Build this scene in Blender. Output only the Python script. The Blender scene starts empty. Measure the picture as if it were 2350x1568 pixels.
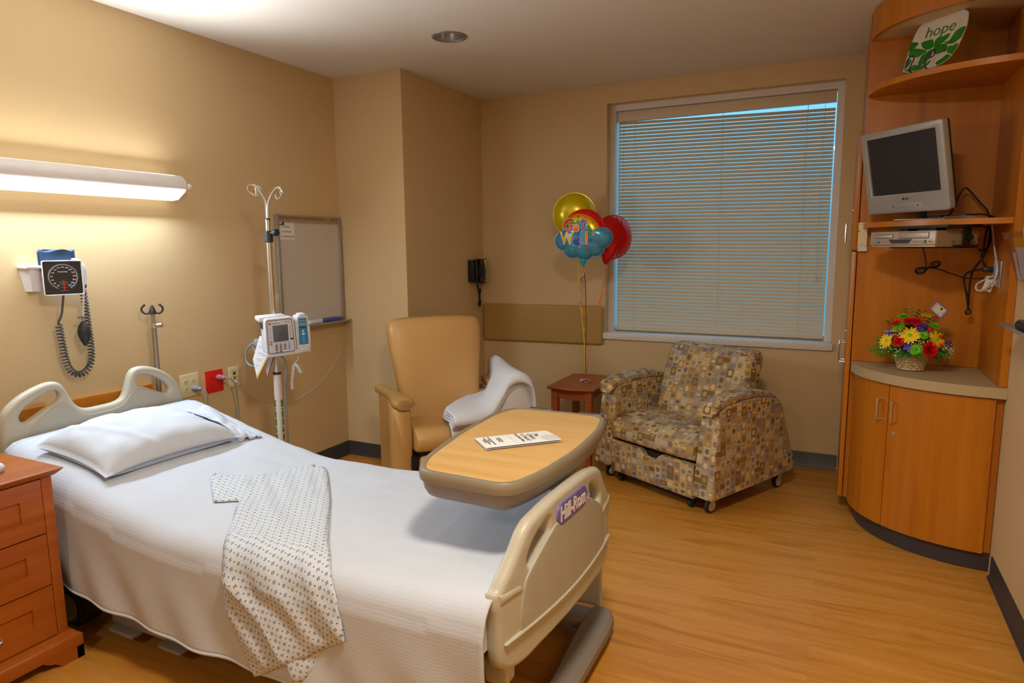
import bpy, bmesh, math, random
from mathutils import Vector, Matrix, noise, geometry
random.seed(7)
SC = bpy.context.scene
COL = SC.collection
PI = math.pi
H = 2.6; Y2 = 1.052; XP = .552; W = 3.787; YF = -6.4
CAM = Vector((3.1164, -3.6239, 1.465))

# ------------------------------------------------------------------ materials
def lin(h):
    h = h.lstrip('#')
    o = []
    for i in (0, 2, 4):
        c = int(h[i:i+2], 16) / 255
        o.append(c/12.92 if c <= .04045 else ((c+.055)/1.055)**2.4)
    return (o[0], o[1], o[2], 1)

class NT:
    def __init__(s, name):
        s.m = bpy.data.materials.new(name); s.m.use_nodes = True
        s.t = s.m.node_tree; s.b = s.t.nodes['Principled BSDF']; s.out = s.t.nodes['Material Output']
    def n(s, typ, **k):
        nd = s.t.nodes.new(typ)
        for a, v in k.items(): setattr(nd, a, v)
        return nd
    def set(s, sock, v):
        if hasattr(v, 'is_output') or isinstance(v, bpy.types.NodeSocket): s.t.links.new(v, sock)
        else: sock.default_value = v
    def math(s, op, a, b=None, c=None):
        nd = s.n('ShaderNodeMath', operation=op)
        s.set(nd.inputs[0], a)
        if b is not None: s.set(nd.inputs[1], b)
        if c is not None: s.set(nd.inputs[2], c)
        return nd.outputs[0]
    def mix(s, f, a, b, blend='MIX'):
        nd = s.n('ShaderNodeMix', data_type='RGBA', blend_type=blend)
        s.set(nd.inputs[0], f); s.set(nd.inputs[6], a); s.set(nd.inputs[7], b)
        return nd.outputs[2]
    def coord(s, which='Object'):
        return s.n('ShaderNodeTexCoord').outputs[which]
    def mapping(s, v, scale=(1, 1, 1), rot=(0, 0, 0), loc=(0, 0, 0)):
        nd = s.n('ShaderNodeMapping')
        s.t.links.new(v, nd.inputs[0])
        nd.inputs[1].default_value = loc; nd.inputs[2].default_value = rot; nd.inputs[3].default_value = scale
        return nd.outputs[0]
    def noise(s, v, scale=5, detail=3, rough=.5, dist=0):
        nd = s.n('ShaderNodeTexNoise')
        s.t.links.new(v, nd.inputs['Vector'])
        nd.inputs['Scale'].default_value = scale; nd.inputs['Detail'].default_value = detail
        nd.inputs['Roughness'].default_value = rough; nd.inputs['Distortion'].default_value = dist
        return nd.outputs[0]
    def ramp(s, f, stops, interp='LINEAR'):
        nd = s.n('ShaderNodeValToRGB'); r = nd.color_ramp; r.interpolation = interp
        while len(r.elements) > 1: r.elements.remove(r.elements[-1])
        r.elements[0].position = stops[0][0]; r.elements[0].color = stops[0][1]
        for p, c in stops[1:]:
            e = r.elements.new(p); e.color = c
        s.set(nd.inputs[0], f)
        return nd.outputs[0]
    def bump(s, h, strength=.2, dist=.002):
        nd = s.n('ShaderNodeBump')
        nd.inputs['Strength'].default_value = strength; nd.inputs['Distance'].default_value = dist
        s.set(nd.inputs['Height'], h)
        s.t.links.new(nd.outputs[0], s.b.inputs['Normal'])
    def sep(s, v):
        nd = s.n('ShaderNodeSeparateXYZ'); s.t.links.new(v, nd.inputs[0]); return nd.outputs
    def comb(s, x, y, z=0.0):
        nd = s.n('ShaderNodeCombineXYZ')
        for i, q in enumerate((x, y, z)): s.set(nd.inputs[i], q)
        return nd.outputs[0]
    def col(s, v): s.set(s.b.inputs['Base Color'], v)

def P(name, hexc, rough=.5, metal=0, var=.06, scale=14, bump=0, bscale=200, spec=.5, trans=0, alpha=1, sheen=0, coat=0):
    k = NT(name); c = lin(hexc)
    co = k.coord()
    f = k.noise(co, scale, 3)
    d = tuple(x*(1-var) for x in c[:3]) + (1,); l = tuple(min(1, x*(1+var)) for x in c[:3]) + (1,)
    k.col(k.mix(f, d, l))
    k.b.inputs['Roughness'].default_value = rough; k.b.inputs['Metallic'].default_value = metal
    k.b.inputs['Specular IOR Level'].default_value = spec
    k.b.inputs['Transmission Weight'].default_value = trans
    k.b.inputs['Alpha'].default_value = alpha
    k.b.inputs['Coat Weight'].default_value = coat
    if sheen: k.b.inputs['Sheen Weight'].default_value = sheen
    if bump: k.bump(k.noise(co, bscale, 2), bump, .002)
    return k.m

def EM(name, hexc, strength):
    k = NT(name)
    k.b.inputs['Base Color'].default_value = lin(hexc)
    k.b.inputs['Emission Color'].default_value = lin(hexc)
    k.b.inputs['Emission Strength'].default_value = strength
    return k.m

def wood(name, c1, c2, c3, grain='z', rough=.4, fine=1.0, coat=0):
    k = NT(name); co = k.coord()
    sc = {'z': (26, 26, 1.6), 'x': (1.6, 26, 26), 'y': (26, 1.6, 26)}[grain]
    v = k.mapping(co, scale=tuple(q*fine for q in sc))
    f = k.noise(v, 1, 4, .55, .6)
    big = k.noise(k.mapping(co, scale=tuple(q*.22 for q in sc)), 1, 2, .5, .8)
    a = k.ramp(f, [(.28, lin(c1)), (.5, lin(c2)), (.75, lin(c3))])
    k.col(k.mix(k.math('MULTIPLY', big, .55), a, lin(c1)))
    k.b.inputs['Roughness'].default_value = rough
    k.b.inputs['Coat Weight'].default_value = coat; k.b.inputs['Coat Roughness'].default_value = .25
    k.bump(f, .05, .001)
    return k.m

def floor_mat():
    k = NT('maple_vinyl_planks'); co = k.coord()
    br = k.n('ShaderNodeTexBrick'); br.offset = .37; br.offset_frequency = 2
    k.t.links.new(co, br.inputs['Vector'])
    br.inputs['Color1'].default_value = (0, 0, 0, 1); br.inputs['Color2'].default_value = (1, 1, 1, 1); br.inputs['Mortar'].default_value = (.5, .5, .5, 1)
    br.inputs['Scale'].default_value = 1; br.inputs['Mortar Size'].default_value = .0006
    br.inputs['Brick Width'].default_value = 1.9; br.inputs['Row Height'].default_value = .12
    tone = k.sep(br.outputs['Color'])[0]
    off = k.n('ShaderNodeVectorMath', operation='ADD')
    k.t.links.new(co, off.inputs[0]); k.t.links.new(k.comb(k.math('MULTIPLY', tone, 1.0), k.math('MULTIPLY', tone, .4)), off.inputs[1])
    g = k.noise(k.mapping(off.outputs[0], scale=(1.1, 12, 1)), 1, 4, .6, 1.6)
    g2 = k.noise(k.mapping(co, scale=(4, 70, 1)), 1, 3, .6, .5)
    base = k.ramp(g, [(.3, lin('#b07422')), (.48, lin('#c88c38')), (.7, lin('#d09b4c'))])
    base = k.mix(k.math('MULTIPLY', g2, .22), base, lin('#a9722a'))
    base = k.mix(k.math('MULTIPLY', tone, .06), base, lin('#b27f38'))
    base = k.mix(k.math('MULTIPLY', br.outputs['Fac'], .15), base, lin('#7a4f1d'))
    k.col(base)
    k.b.inputs['Roughness'].default_value = .4
    k.b.inputs['Specular IOR Level'].default_value = .35
    k.bump(g2, .02, .001)
    return k.m

def wall_mat(name, hexc):
    k = NT(name); co = k.coord()
    f = k.noise(co, 1.5, 3); c = lin(hexc)
    k.col(k.mix(f, tuple(x*.96 for x in c[:3])+(1,), tuple(min(1, x*1.04) for x in c[:3])+(1,)))
    k.b.inputs['Roughness'].default_value = .75; k.b.inputs['Specular IOR Level'].default_value = .25
    k.bump(k.noise(co, 160, 3, .6), .12, .002)
    return k.m

def chair_fabric():
    # columns of alternating squares holding discs and low oblongs holding ovals, in tans, golds and greys
    k = NT('patterned_upholstery')
    uv = k.sep(k.coord('UV')); cw, ph = .046, .078
    cx = k.math('DIVIDE', uv[0], cw); ix = k.math('FLOOR', cx); fx = k.math('SUBTRACT', cx, ix)
    odd = k.math('MODULO', k.math('ABSOLUTE', ix), 2.0)
    shift = k.math('MULTIPLY', k.math('FRACT', k.math('MULTIPLY', ix, .381)), 1.0)
    cy = k.math('ADD', k.math('DIVIDE', uv[1], ph), shift); iy = k.math('FLOOR', cy); fy = k.math('SUBTRACT', cy, iy)
    low = k.math('LESS_THAN', fy, .36)
    y_low = k.math('DIVIDE', fy, .36); y_hi = k.math('DIVIDE', k.math('SUBTRACT', fy, .36), .64)
    fyy = k.math('ADD', k.math('MULTIPLY', low, y_low), k.math('MULTIPLY', k.math('SUBTRACT', 1.0, low), y_hi))
    dx = k.math('SUBTRACT', fx, .5); dy = k.math('SUBTRACT', fyy, .5)
    d = k.math('SQRT', k.math('ADD', k.math('MULTIPLY', dx, dx), k.math('MULTIPLY', dy, dy)))
    disc = k.math('LESS_THAN', d, .31)
    def rnd(seed):
        wn = k.n('ShaderNodeTexWhiteNoise', noise_dimensions='3D')
        k.t.links.new(k.comb(ix, k.math('ADD', k.math('MULTIPLY', iy, 2.0), low), seed), wn.inputs[0])
        return wn.outputs[0]
    pal = ['#bda577', '#a98f66', '#85662b', '#a1948a', '#c9ab6f', '#8f8483', '#a98d63', '#b8b094', '#ae8a4c', '#a59577']
    pal2 = ['#8b7a63', '#c9b48b', '#7b6c66', '#b9a079', '#75603f', '#b5ad9c', '#a28c66', '#d3bf97', '#8a7c72', '#9c865c']
    n = len(pal)
    a = k.ramp(rnd(1.0), [(i/n, lin(c)) for i, c in enumerate(pal)], 'CONSTANT')
    b = k.ramp(rnd(5.0), [(i/n, lin(c)) for i, c in enumerate(pal2)], 'CONSTANT')
    k.col(k.mix(disc, a, b))
    k.b.inputs['Roughness'].default_value = .8; k.b.inputs['Specular IOR Level'].default_value = .25
    k.bump(k.noise(k.coord(), 500, 2), .15, .001)
    return k.m

def gown_mat():
    k = NT('printed_gown_cotton')
    v = k.mapping(k.coord('UV'), rot=(0, 0, math.radians(38)))
    uv = k.sep(v); p = .0228
    def cell(ox, oy):
        ax = k.math('ADD', k.math('DIVIDE', uv[0], p), ox); ay = k.math('ADD', k.math('DIVIDE', uv[1], p), oy)
        return k.math('SUBTRACT', k.math('FRACT', ax), .5), k.math('SUBTRACT', k.math('FRACT', ay), .5)
    x, y = cell(0, 0)
    ax, ay = k.math('ABSOLUTE', x), k.math('ABSOLUTE', y)
    dia = k.math('LESS_THAN', k.math('MAXIMUM', ax, ay), .165)
    gap = k.math('GREATER_THAN', k.math('MINIMUM', ax, ay), .028)
    dia = k.math('MULTIPLY', dia, gap)
    x2, y2 = cell(.5, .5)
    dot = k.math('LESS_THAN', k.math('ADD', k.math('MULTIPLY', x2, x2), k.math('MULTIPLY', y2, y2)), .0075)
    m = k.math('MAXIMUM', dia, dot)
    k.col(k.mix(m, lin('#c6ced8'), lin('#42526a')))
    k.b.inputs['Roughness'].default_value = .85; k.b.inputs['Specular IOR Level'].default_value = .2
    k.bump(k.noise(k.coord(), 30, 4), .3, .004)
    return k.m

def spread_mat():
    k = NT('white_waffle_weave'); uv = k.coord('UV')
    w = k.n('ShaderNodeTexWave', wave_type='BANDS', bands_direction='X'); k.t.links.new(k.mapping(uv, scale=(1, 1, 1)), w.inputs['Vector'])
    w.inputs['Scale'].default_value = 60; w.inputs['Distortion'].default_value = 5; w.inputs['Detail'].default_value = 2; w.inputs['Detail Scale'].default_value = 6
    w2 = k.n('ShaderNodeTexWave', wave_type='BANDS', bands_direction='Y'); k.t.links.new(uv, w2.inputs['Vector'])
    w2.inputs['Scale'].default_value = 30; w2.inputs['Distortion'].default_value = 4
    h = k.math('MULTIPLY', w.outputs['Fac'], w2.outputs['Fac'])
    h = k.math('ADD', h, k.math('MULTIPLY', k.noise(uv, 60, 3), .7))
    k.col(k.mix(k.noise(uv, 4, 2), lin('#bcc4d1'), lin('#c5ccd8')))
    k.b.inputs['Roughness'].default_value = .9; k.b.inputs['Specular IOR Level'].default_value = .15
    k.bump(h, .11, .003)
    return k.m

def basket_mat():
    k = NT('woven_split_wood'); uv = k.coord('UV')
    ck = k.n('ShaderNodeTexChecker'); k.t.links.new(uv, ck.inputs['Vector']); ck.inputs['Scale'].default_value = 1
    ck.inputs['Color1'].default_value = (1, 1, 1, 1); ck.inputs['Color2'].default_value = (0, 0, 0, 1)
    k.col(k.mix(k.math('MULTIPLY', k.noise(k.coord(), 40, 3), .6), lin('#dcc594'), lin('#b4925a')))
    k.b.inputs['Roughness'].default_value = .65
    return k.m

def rainbow_mat():
    # foil balloon print: rainbow arch over a blue cloud, laid out in the balloon's own plane (x across, z up)
    k = NT('rainbow_cloud_foil'); c = k.sep(k.coord())
    dx = k.math('ADD', c[0], .022); dz = k.math('ADD', c[2], .028)
    d = k.math('SQRT', k.math('ADD', k.math('MULTIPLY', dx, dx), k.math('MULTIPLY', dz, dz)))
    bow = k.ramp(k.math('MULTIPLY', d, 5.0), [(0, lin('#1696c8')), (.44, lin('#2f9a2a')), (.55, lin('#f0c800')), (.68, lin('#f08a00')), (.78, lin('#e01e14')), (.95, lin('#c01010'))], 'CONSTANT')
    m = None
    for (x, z, r) in ((-.132, -.045, .080), (-.070, -.098, .070), (.012, -.112, .062), (.085, -.092, .058), (.135, -.028, .066), (.03, -.065, .062)):
        ex = k.math('SUBTRACT', c[0], x); ez = k.math('SUBTRACT', c[2], z)
        q = k.math('LESS_THAN', k.math('ADD', k.math('MULTIPLY', ex, ex), k.math('MULTIPLY', ez, ez)), r*r)
        m = q if m is None else k.math('MAXIMUM', m, q)
    m = k.math('MAXIMUM', m, k.math('LESS_THAN', c[2], -.08))
    cl = k.mix(k.noise(k.coord(), 14, 2), lin('#2f8fc0'), lin('#5fa9cf'))
    k.col(k.mix(m, bow, cl))
    k.b.inputs['Roughness'].default_value = .22; k.b.inputs['Metallic'].default_value = .25
    return k.m

M = {}
def mats():
    M['wall'] = wall_mat('tan_wall_paint', '#cfb68b')
    M['ceil'] = wall_mat('white_ceiling_paint', '#dcd8d0')
    M['floor'] = floor_mat()
    M['base'] = P('charcoal_vinyl_base', '#3a3638', .45)
    M['white'] = P('white_paint', '#d9d5d2', .45)
    M['lampwhite'] = P('white_enamel', '#e8e8ec', .35)
    M['lens'] = EM('lit_lens', '#fffaf0', 2.6)
    M['lens2'] = EM('lit_upper_lens', '#fffaf0', 1.3)
    M['cherry'] = wood('cherry_laminate', '#a9600a', '#bb7010', '#c77e1e', 'z', .36, .7)
    M['cherryx'] = wood('cherry_laminate_across', '#b0660c', '#c27614', '#cc8222', 'x', .36, .7)
    M['redwood'] = wood('stained_nightstand_wood', '#92480f', '#a65818', '#b06422', 'y', .35, .8, .2)
    M['tablewood'] = wood('stained_table_wood', '#8e4a26', '#a55a2e', '#ad6534', 'x', .4, .8)
    M['maple'] = wood('maple_laminate', '#c49a5c', '#cfab70', '#d5b57c', 'x', .42, .6)
    M['counter'] = P('beige_laminate', '#b3a07b', .5, var=.05, scale=90)
    M['cream'] = P('cream_plastic', '#d9cfa8', .45)
    M['red'] = P('red_plastic', '#d8160c', .4)
    M['chrome'] = P('polished_steel', '#d6d6d4', .22, .9)
    M['steel'] = P('brushed_steel', '#b5b3ae', .35, 1)
    M['alu'] = P('anodised_aluminium', '#a9a5a0', .4, .6)
    M['black'] = P('black_plastic', '#1a1a1c', .4)
    M['rubber'] = P('dark_rubber', '#2a2b2d', .55)
    M['greyrub'] = P('grey_rubber', '#4d5256', .5)
    M['bed'] = P('putty_bed_plastic', '#b6b3a4', .4)
    M['bedpanel'] = P('putty_bed_panel', '#a9a698', .5)
    M['bedgrey'] = P('grey_bed_frame', '#8d8a86', .5)
    M['purple'] = P('violet_label', '#6a5ea6', .4)
    M['sheet'] = P('white_cotton', '#c2cad7', .85, var=.02, bump=.12, bscale=40, spec=.2)
    M['mattress'] = P('mattress_ticking', '#cfd2d6', .8)
    M['spread'] = spread_mat()
    M['gown'] = gown_mat()
    M['vinyl'] = P('tan_vinyl', '#c69a5e', .4, var=.05, scale=5, bump=.05, bscale=400)
    M['vinyl2'] = P('tan_arm_urethane', '#b58f55', .45, var=.04)
    M['fabric'] = chair_fabric()
    M['pad'] = P('olive_vinyl', '#a98a48', .45, var=.05, scale=6, bump=.05, bscale=300)
    M['tablegrey'] = P('taupe_rim_plastic', '#857b68', .45)
    M['tablegrey2'] = P('grey_under_tray', '#8c8480', .5)
    M['basegrey'] = P('grey_steel_base', '#8a8178', .45)
    M['paper'] = P('white_paper', '#e2e4e4', .7, var=.02)
    M['papergrey'] = P('pale_print', '#c9c8cb', .7)
    M['ink'] = P('dark_ink', '#3b3b3e', .7)
    M['board'] = P('whiteboard_enamel', '#c9c2ba', .3, var=.02)
    M['brownstrip'] = P('brown_tackstrip', '#a5713a', .7)
    M['slat'] = P('blind_slat', '#cfbfa2', .5, var=.03)
    M['pump'] = P('pale_grey_plastic', '#cdcdd4', .4)
    M['pumpblue'] = P('blue_panel', '#2f7fb0', .45)
    M['screen'] = P('dark_screen', '#59606a', .2)
    M['keyblue'] = P('blue_keys', '#5b8fd6', .5)
    M['keydark'] = P('dark_keys', '#3c4655', .5)
    M['orange'] = P('orange_key', '#e8702a', .5)
    M['lcd'] = P('lcd_green_grey', '#7f9a90', .4)
    M['navy'] = P('navy_cuff_cloth', '#213a5a', .75, var=.15, scale=30, bump=.2, bscale=300)
    M['hose'] = P('pale_hose', '#dcdfe4', .4)
    M['gaugewhite'] = P('gauge_housing', '#dcdce2', .4)
    M['gaugeface'] = P('gauge_face', '#22262b', .35)
    M['gaugegrey'] = P('gauge_grey', '#8a9299', .5)
    M['redink'] = P('red_pointer', '#e01a10', .5)
    M['greycord'] = P('grey_cord', '#8b9198', .5)
    M['pinkplug'] = P('clear_plug', '#c98a98', .25, trans=.35)
    M['tvsilver'] = P('silver_bezel', '#a8a6a4', .35, .3)
    M['tvscreen'] = P('tv_screen', '#2a2b31', .3)
    M['vcr'] = P('silver_deck', '#b5a898', .4, .3)
    M['vcrside'] = P('deck_side', '#9a8466', .5)
    M['platewhite'] = P('glazed_white', '#dcd3c2', .15, coat=.5)
    M['green'] = P('leaf_green_glaze', '#138021', .2, coat=.5)
    M['wire'] = P('dark_wire', '#3a3638', .45, .5)
    M['basket'] = basket_mat()
    M['leaf'] = P('fern_leaf', '#2f8a1e', .5, var=.3, scale=40)
    M['leaf2'] = P('dark_leaf', '#24621a', .5, var=.3, scale=40)
    M['petalred'] = P('carnation_red', '#e30d10', .6, var=.15, scale=60)
    M['petalyel'] = P('daisy_yellow', '#f2cc12', .6, var=.1, scale=60)
    M['petalgrn'] = P('button_green', '#6fcf1c', .6, var=.15, scale=60)
    M['petalvio'] = P('violet_bloom', '#5a48b8', .6, var=.2, scale=60)
    M['tiny'] = P('white_sprays', '#ece8da', .6)
    M['cardblue'] = P('card_border', '#6b78c4', .6)
    M['cardpink'] = P('card_pink', '#d83a6e', .6)
    M['yellowfoil'] = P('yellow_foil', '#d8c400', .25, .3, var=.1, scale=20)
    M['redfoil'] = P('red_foil', '#d01a20', .2, .35, var=.15, scale=20)
    M['bluefoil'] = P('blue_foil', '#1e9fd2', .22, .3)
    M['rainbow'] = rainbow_mat()
    for n_, h_ in (('fred', '#e0231a'), ('forange', '#f39a1c'), ('fpurple', '#8a5cc0'), ('fyellow', '#f2c81a'), ('fblue', '#3350c0'), ('fcyan', '#3aa5da'), ('fgreen', '#4aa52a'), ('fwhite', '#f2f0f2')):
        M[n_] = P('print_'+n_[1:], h_, .35)
    M['riborange'] = P('orange_ribbon', '#e8702a', .35); M['ribyel'] = P('yellow_ribbon', '#e6d21a', .35)
    M['ribblue'] = P('blue_ribbon', '#3a55a8', .35); M['ribred'] = P('red_ribbon', '#8a2436', .35)
    M['clear'] = clear_mat()
    M['folder'] = P('gold_folder', '#d9a21a', .6)
    M['greytray'] = P('grey_tray', '#8d8c88', .45, .2)
    M['phonewhite'] = P('handset_label', '#cfc6bb', .5)
    M['glass'] = glass_mat()
    M['blanketroll'] = P('white_flannel', '#d2d6de', .9, var=.03, bump=.15, bscale=60, spec=.15)
    M['marker'] = P('blue_marker_box', '#2a4fb0', .45)
    M['dirt'] = P('dull_metal', '#8b8a80', .5, .3)
    M['yellowstrip'] = P('amber_strip', '#f0b440', .6)

def glass_mat():
    k = NT('window_glass')
    g = k.n('ShaderNodeBsdfGlossy'); g.inputs['Roughness'].default_value = .02
    t = k.n('ShaderNodeBsdfTransparent'); t.inputs['Color'].default_value = (.92, .97, 1, 1)
    mx = k.n('ShaderNodeMixShader'); mx.inputs[0].default_value = .05
    k.t.links.new(t.outputs[0], mx.inputs[1]); k.t.links.new(g.outputs[0], mx.inputs[2])
    k.t.links.new(mx.outputs[0], k.out.inputs[0])
    return k.m

def clear_mat():
    k = NT('clear_acrylic')
    g = k.n('ShaderNodeBsdfGlossy'); g.inputs['Roughness'].default_value = .08; g.inputs['Color'].default_value = (.9, .9, .92, 1)
    t = k.n('ShaderNodeBsdfTransparent'); t.inputs['Color'].default_value = (.93, .92, .94, 1)
    mx = k.n('ShaderNodeMixShader'); mx.inputs[0].default_value = .07
    k.t.links.new(t.outputs[0], mx.inputs[1]); k.t.links.new(g.outputs[0], mx.inputs[2])
    k.t.links.new(mx.outputs[0], k.out.inputs[0])
    return k.m

# ------------------------------------------------------------------ mesh builder
def TR(loc=(0, 0, 0), yaw=0, tilt=0, roll=0):
    """local frame: x = right, -y = the face turned to the viewer, z = up; tilt leans the top back"""
    return Matrix.Translation(loc) @ Matrix.Rotation(yaw, 4, 'Z') @ Matrix.Rotation(-tilt, 4, 'X') @ Matrix.Rotation(-roll, 4, 'Y')

def smoothpath(pts, n=6, closed=False):
    pts = [Vector(p) for p in pts]; N = len(pts); out = []
    if N < 3: return pts
    for i in range(N if closed else N-1):
        g = (lambda j: pts[j % N]) if closed else (lambda j: pts[min(max(j, 0), N-1)])
        p0, p1, p2, p3 = g(i-1), g(i), g(i+1), g(i+2)
        for j in range(n):
            t = j/n
            out.append(.5*((2*p1)+(p2-p0)*t+(2*p0-5*p1+4*p2-p3)*t*t+(3*p1-p0-3*p2+p3)*t**3))
    if not closed: out.append(pts[-1])
    return out

class MB:
    def __init__(s, *mat, M0=None):
        s.bm = bmesh.new(); s.mats = [M[m] for m in mat]; s.X = M0 or Matrix(); s.uv = s.bm.loops.layers.uv.new('UVMap')
    def mi(s, m):
        if m is None: return 0
        mm = M[m]
        if mm not in s.mats: s.mats.append(mm)
        return s.mats.index(mm)
    def _merge(s, bm2, T, mat):
        me = bpy.data.meshes.new('t'); bm2.to_mesh(me); bm2.free()
        s._mergemesh(me, T, mat)
    def _mergemesh(s, me, T, mat):
        me.transform(s.X @ (T or Matrix()))
        n0 = len(s.bm.faces); s.bm.from_mesh(me); s.bm.faces.ensure_lookup_table()
        i = s.mi(mat)
        for f in s.bm.faces[n0:]: f.material_index = i
        bpy.data.meshes.remove(me)
    def box(s, c, d, mat=None, bev=0, seg=2, T=None):
        b = bmesh.new(); bmesh.ops.create_cube(b, size=1)
        bmesh.ops.scale(b, vec=d, verts=b.verts); bmesh.ops.translate(b, vec=c, verts=b.verts)
        if bev: bmesh.ops.bevel(b, geom=list(b.edges), offset=min(bev, min(d)*.49), segments=seg, profile=.5, affect='EDGES')
        s._merge(b, T, mat); return s
    def bb(s, a, b_, mat=None, bev=0, seg=2, T=None):
        a = Vector(a); b_ = Vector(b_); d = b_-a
        return s.box((a+b_)/2, (abs(d.x), abs(d.y), abs(d.z)), mat, bev, seg, T)
    def cyl(s, p0, p1, r0, r1=None, mat=None, seg=24, T=None, bev=0):
        r1 = r0 if r1 is None else r1
        p0 = Vector(p0); p1 = Vector(p1); ax = p1-p0; L = ax.length
        b = bmesh.new(); bmesh.ops.create_cone(b, cap_ends=True, segments=seg, radius1=r0, radius2=r1, depth=L)
        if bev:
            es = [e for e in b.edges if len(e.link_faces) == 2 and any(len(f.verts) > 4 for f in e.link_faces)]
            bmesh.ops.bevel(b, geom=es, offset=bev, segments=2, affect='EDGES')
        q = ax.to_track_quat('Z', 'Y').to_matrix().to_4x4()
        bmesh.ops.transform(b, matrix=Matrix.Translation((p0+p1)/2) @ q, verts=b.verts)
        s._merge(b, T, mat); return s
    def sph(s, c, r, mat=None, seg=16, T=None):
        b = bmesh.new(); bmesh.ops.create_uvsphere(b, u_segments=seg, v_segments=max(6, seg//2), radius=1)
        if not hasattr(r, '__len__'): r = (r, r, r)
        bmesh.ops.scale(b, vec=r, verts=b.verts); bmesh.ops.translate(b, vec=c, verts=b.verts)
        s._merge(b, T, mat); return s
    def rings(s, rings, mat=None, closed=True, caps=True, loop=False, T=None):
        b = bmesh.new(); R = [[b.verts.new(p) for p in r] for r in rings]; n = len(R[0])
        rg = range(len(R) if loop else len(R)-1)
        for i in rg:
            A, B = R[i], R[(i+1) % len(R)]
            for j in range(n if closed else n-1):
                b.faces.new((A[j], A[(j+1) % n], B[(j+1) % n], B[j]))
        if caps and not loop and closed:
            b.faces.new(list(reversed(R[0]))); b.faces.new(R[-1])
        bmesh.ops.recalc_face_normals(b, faces=b.faces)
        s._merge(b, T, mat); return s
    def tube(s, pts, r, mat=None, seg=8, closed=False, smooth=0, T=None, flat=None):
        pts = smoothpath(pts, smooth, closed) if smooth else [Vector(p) for p in pts]
        N = len(pts); rs = []
        up = None
        for i, p in enumerate(pts):
            a = pts[(i-1) % N] if (closed or i > 0) else p
            c = pts[(i+1) % N] if (closed or i < N-1) else p
            t = (c-a)
            t = t.normalized() if t.length > 1e-9 else Vector((0, 0, 1))
            if up is None: up = t.orthogonal().normalized()
            up = up - t*up.dot(t)
            up = up.normalized() if up.length > 1e-6 else t.orthogonal().normalized()
            w = t.cross(up); rr = r(i/(N-1)) if callable(r) else r
            rx, ry = (rr, rr) if flat is None else (rr, rr*flat)
            rs.append([p+up*math.cos(2*PI*k/seg)*rx+w*math.sin(2*PI*k/seg)*ry for k in range(seg)])
        return s.rings(rs, mat, loop=closed, T=T)
    def lathe(s, prof, mat=None, seg=32, T=None, caps=True):
        return s.rings([[(r*math.cos(2*PI*k/seg), r*math.sin(2*PI*k/seg), z) for k in range(seg)] for r, z in prof], mat, caps=caps, T=T)
    def plate(s, loops, th, mat=None, bev=0, T=None, smooth=0, bres=2):
        """flat plate in its x,z plane (y thickness th), outer loop first, then holes; rounded rims"""
        cu = bpy.data.curves.new('t', 'CURVE'); cu.dimensions = '2D'; cu.fill_mode = 'BOTH'
        cu.extrude = max(th/2-bev, 0); cu.bevel_depth = bev; cu.bevel_resolution = bres; cu.offset = -bev
        for L in loops:
            pts = [(p[0], p[1], 0) for p in L]
            if smooth: pts = [tuple(p) for p in smoothpath(pts, smooth, True)]
            sp = cu.splines.new('POLY'); sp.points.add(len(pts)-1); sp.use_cyclic_u = True
            for q, p in zip(sp.points, pts): q.co = (p[0], p[1], 0, 1)
        o = bpy.data.objects.new('t', cu); me = bpy.data.meshes.new_from_object(o)
        bpy.data.objects.remove(o); bpy.data.curves.remove(cu)
        me.transform(Matrix.Rotation(PI/2, 4, 'X'))
        s._mergemesh(me, T, mat); return s
    def text(s, txt, size, mat, T, ext=.0006, fat=0, align='CENTER', shear=0, spacing=1.0):
        cu = bpy.data.curves.new('t', 'FONT'); cu.body = txt; cu.size = size; cu.extrude = ext; cu.offset = fat
        cu.align_x = align; cu.align_y = 'CENTER'; cu.shear = shear; cu.space_character = spacing; cu.resolution_u = 4
        o = bpy.data.objects.new('t', cu); me = bpy.data.meshes.new_from_object(o)
        bpy.data.objects.remove(o); bpy.data.curves.remove(cu)
        me.transform(Matrix.Rotation(PI/2, 4, 'X'))
        s._mergemesh(me, T, mat); return s
    def surf(s, fn, nu, nv, mat=None, uvfn=None, T=None, wrapu=False):
        b = bmesh.new(); ul = b.loops.layers.uv.new('UVMap')
        V = [[b.verts.new(fn(i/nu, j/nv)) for j in range(nv+1)] for i in range(nu+(0 if wrapu else 1))]
        for i in range(nu):
            for j in range(nv):
                ii = (i+1) % len(V)
                f = b.faces.new((V[i][j], V[ii][j], V[ii][j+1], V[i][j+1]))
                if uvfn:
                    for lp, (a, c) in zip(f.loops, ((i, j), (i+1, j), (i+1, j+1), (i, j+1))): lp[ul].uv = uvfn(a/nu, c/nv)
        s._merge(b, T, mat); return s
    def boxuv(s, k=1.0):
        for f in s.bm.faces:
            n = f.normal if f.normal.length else Vector((0, 0, 1))
            f.normal_update(); n = f.normal
            ax = max(range(3), key=lambda i: abs(n[i]))
            for lp in f.loops:
                c = lp.vert.co
                lp[s.uv].uv = {0: (c.y*k, c.z*k), 1: (c.x*k, c.z*k), 2: (c.x*k, c.y*k)}[ax]
        return s
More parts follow.
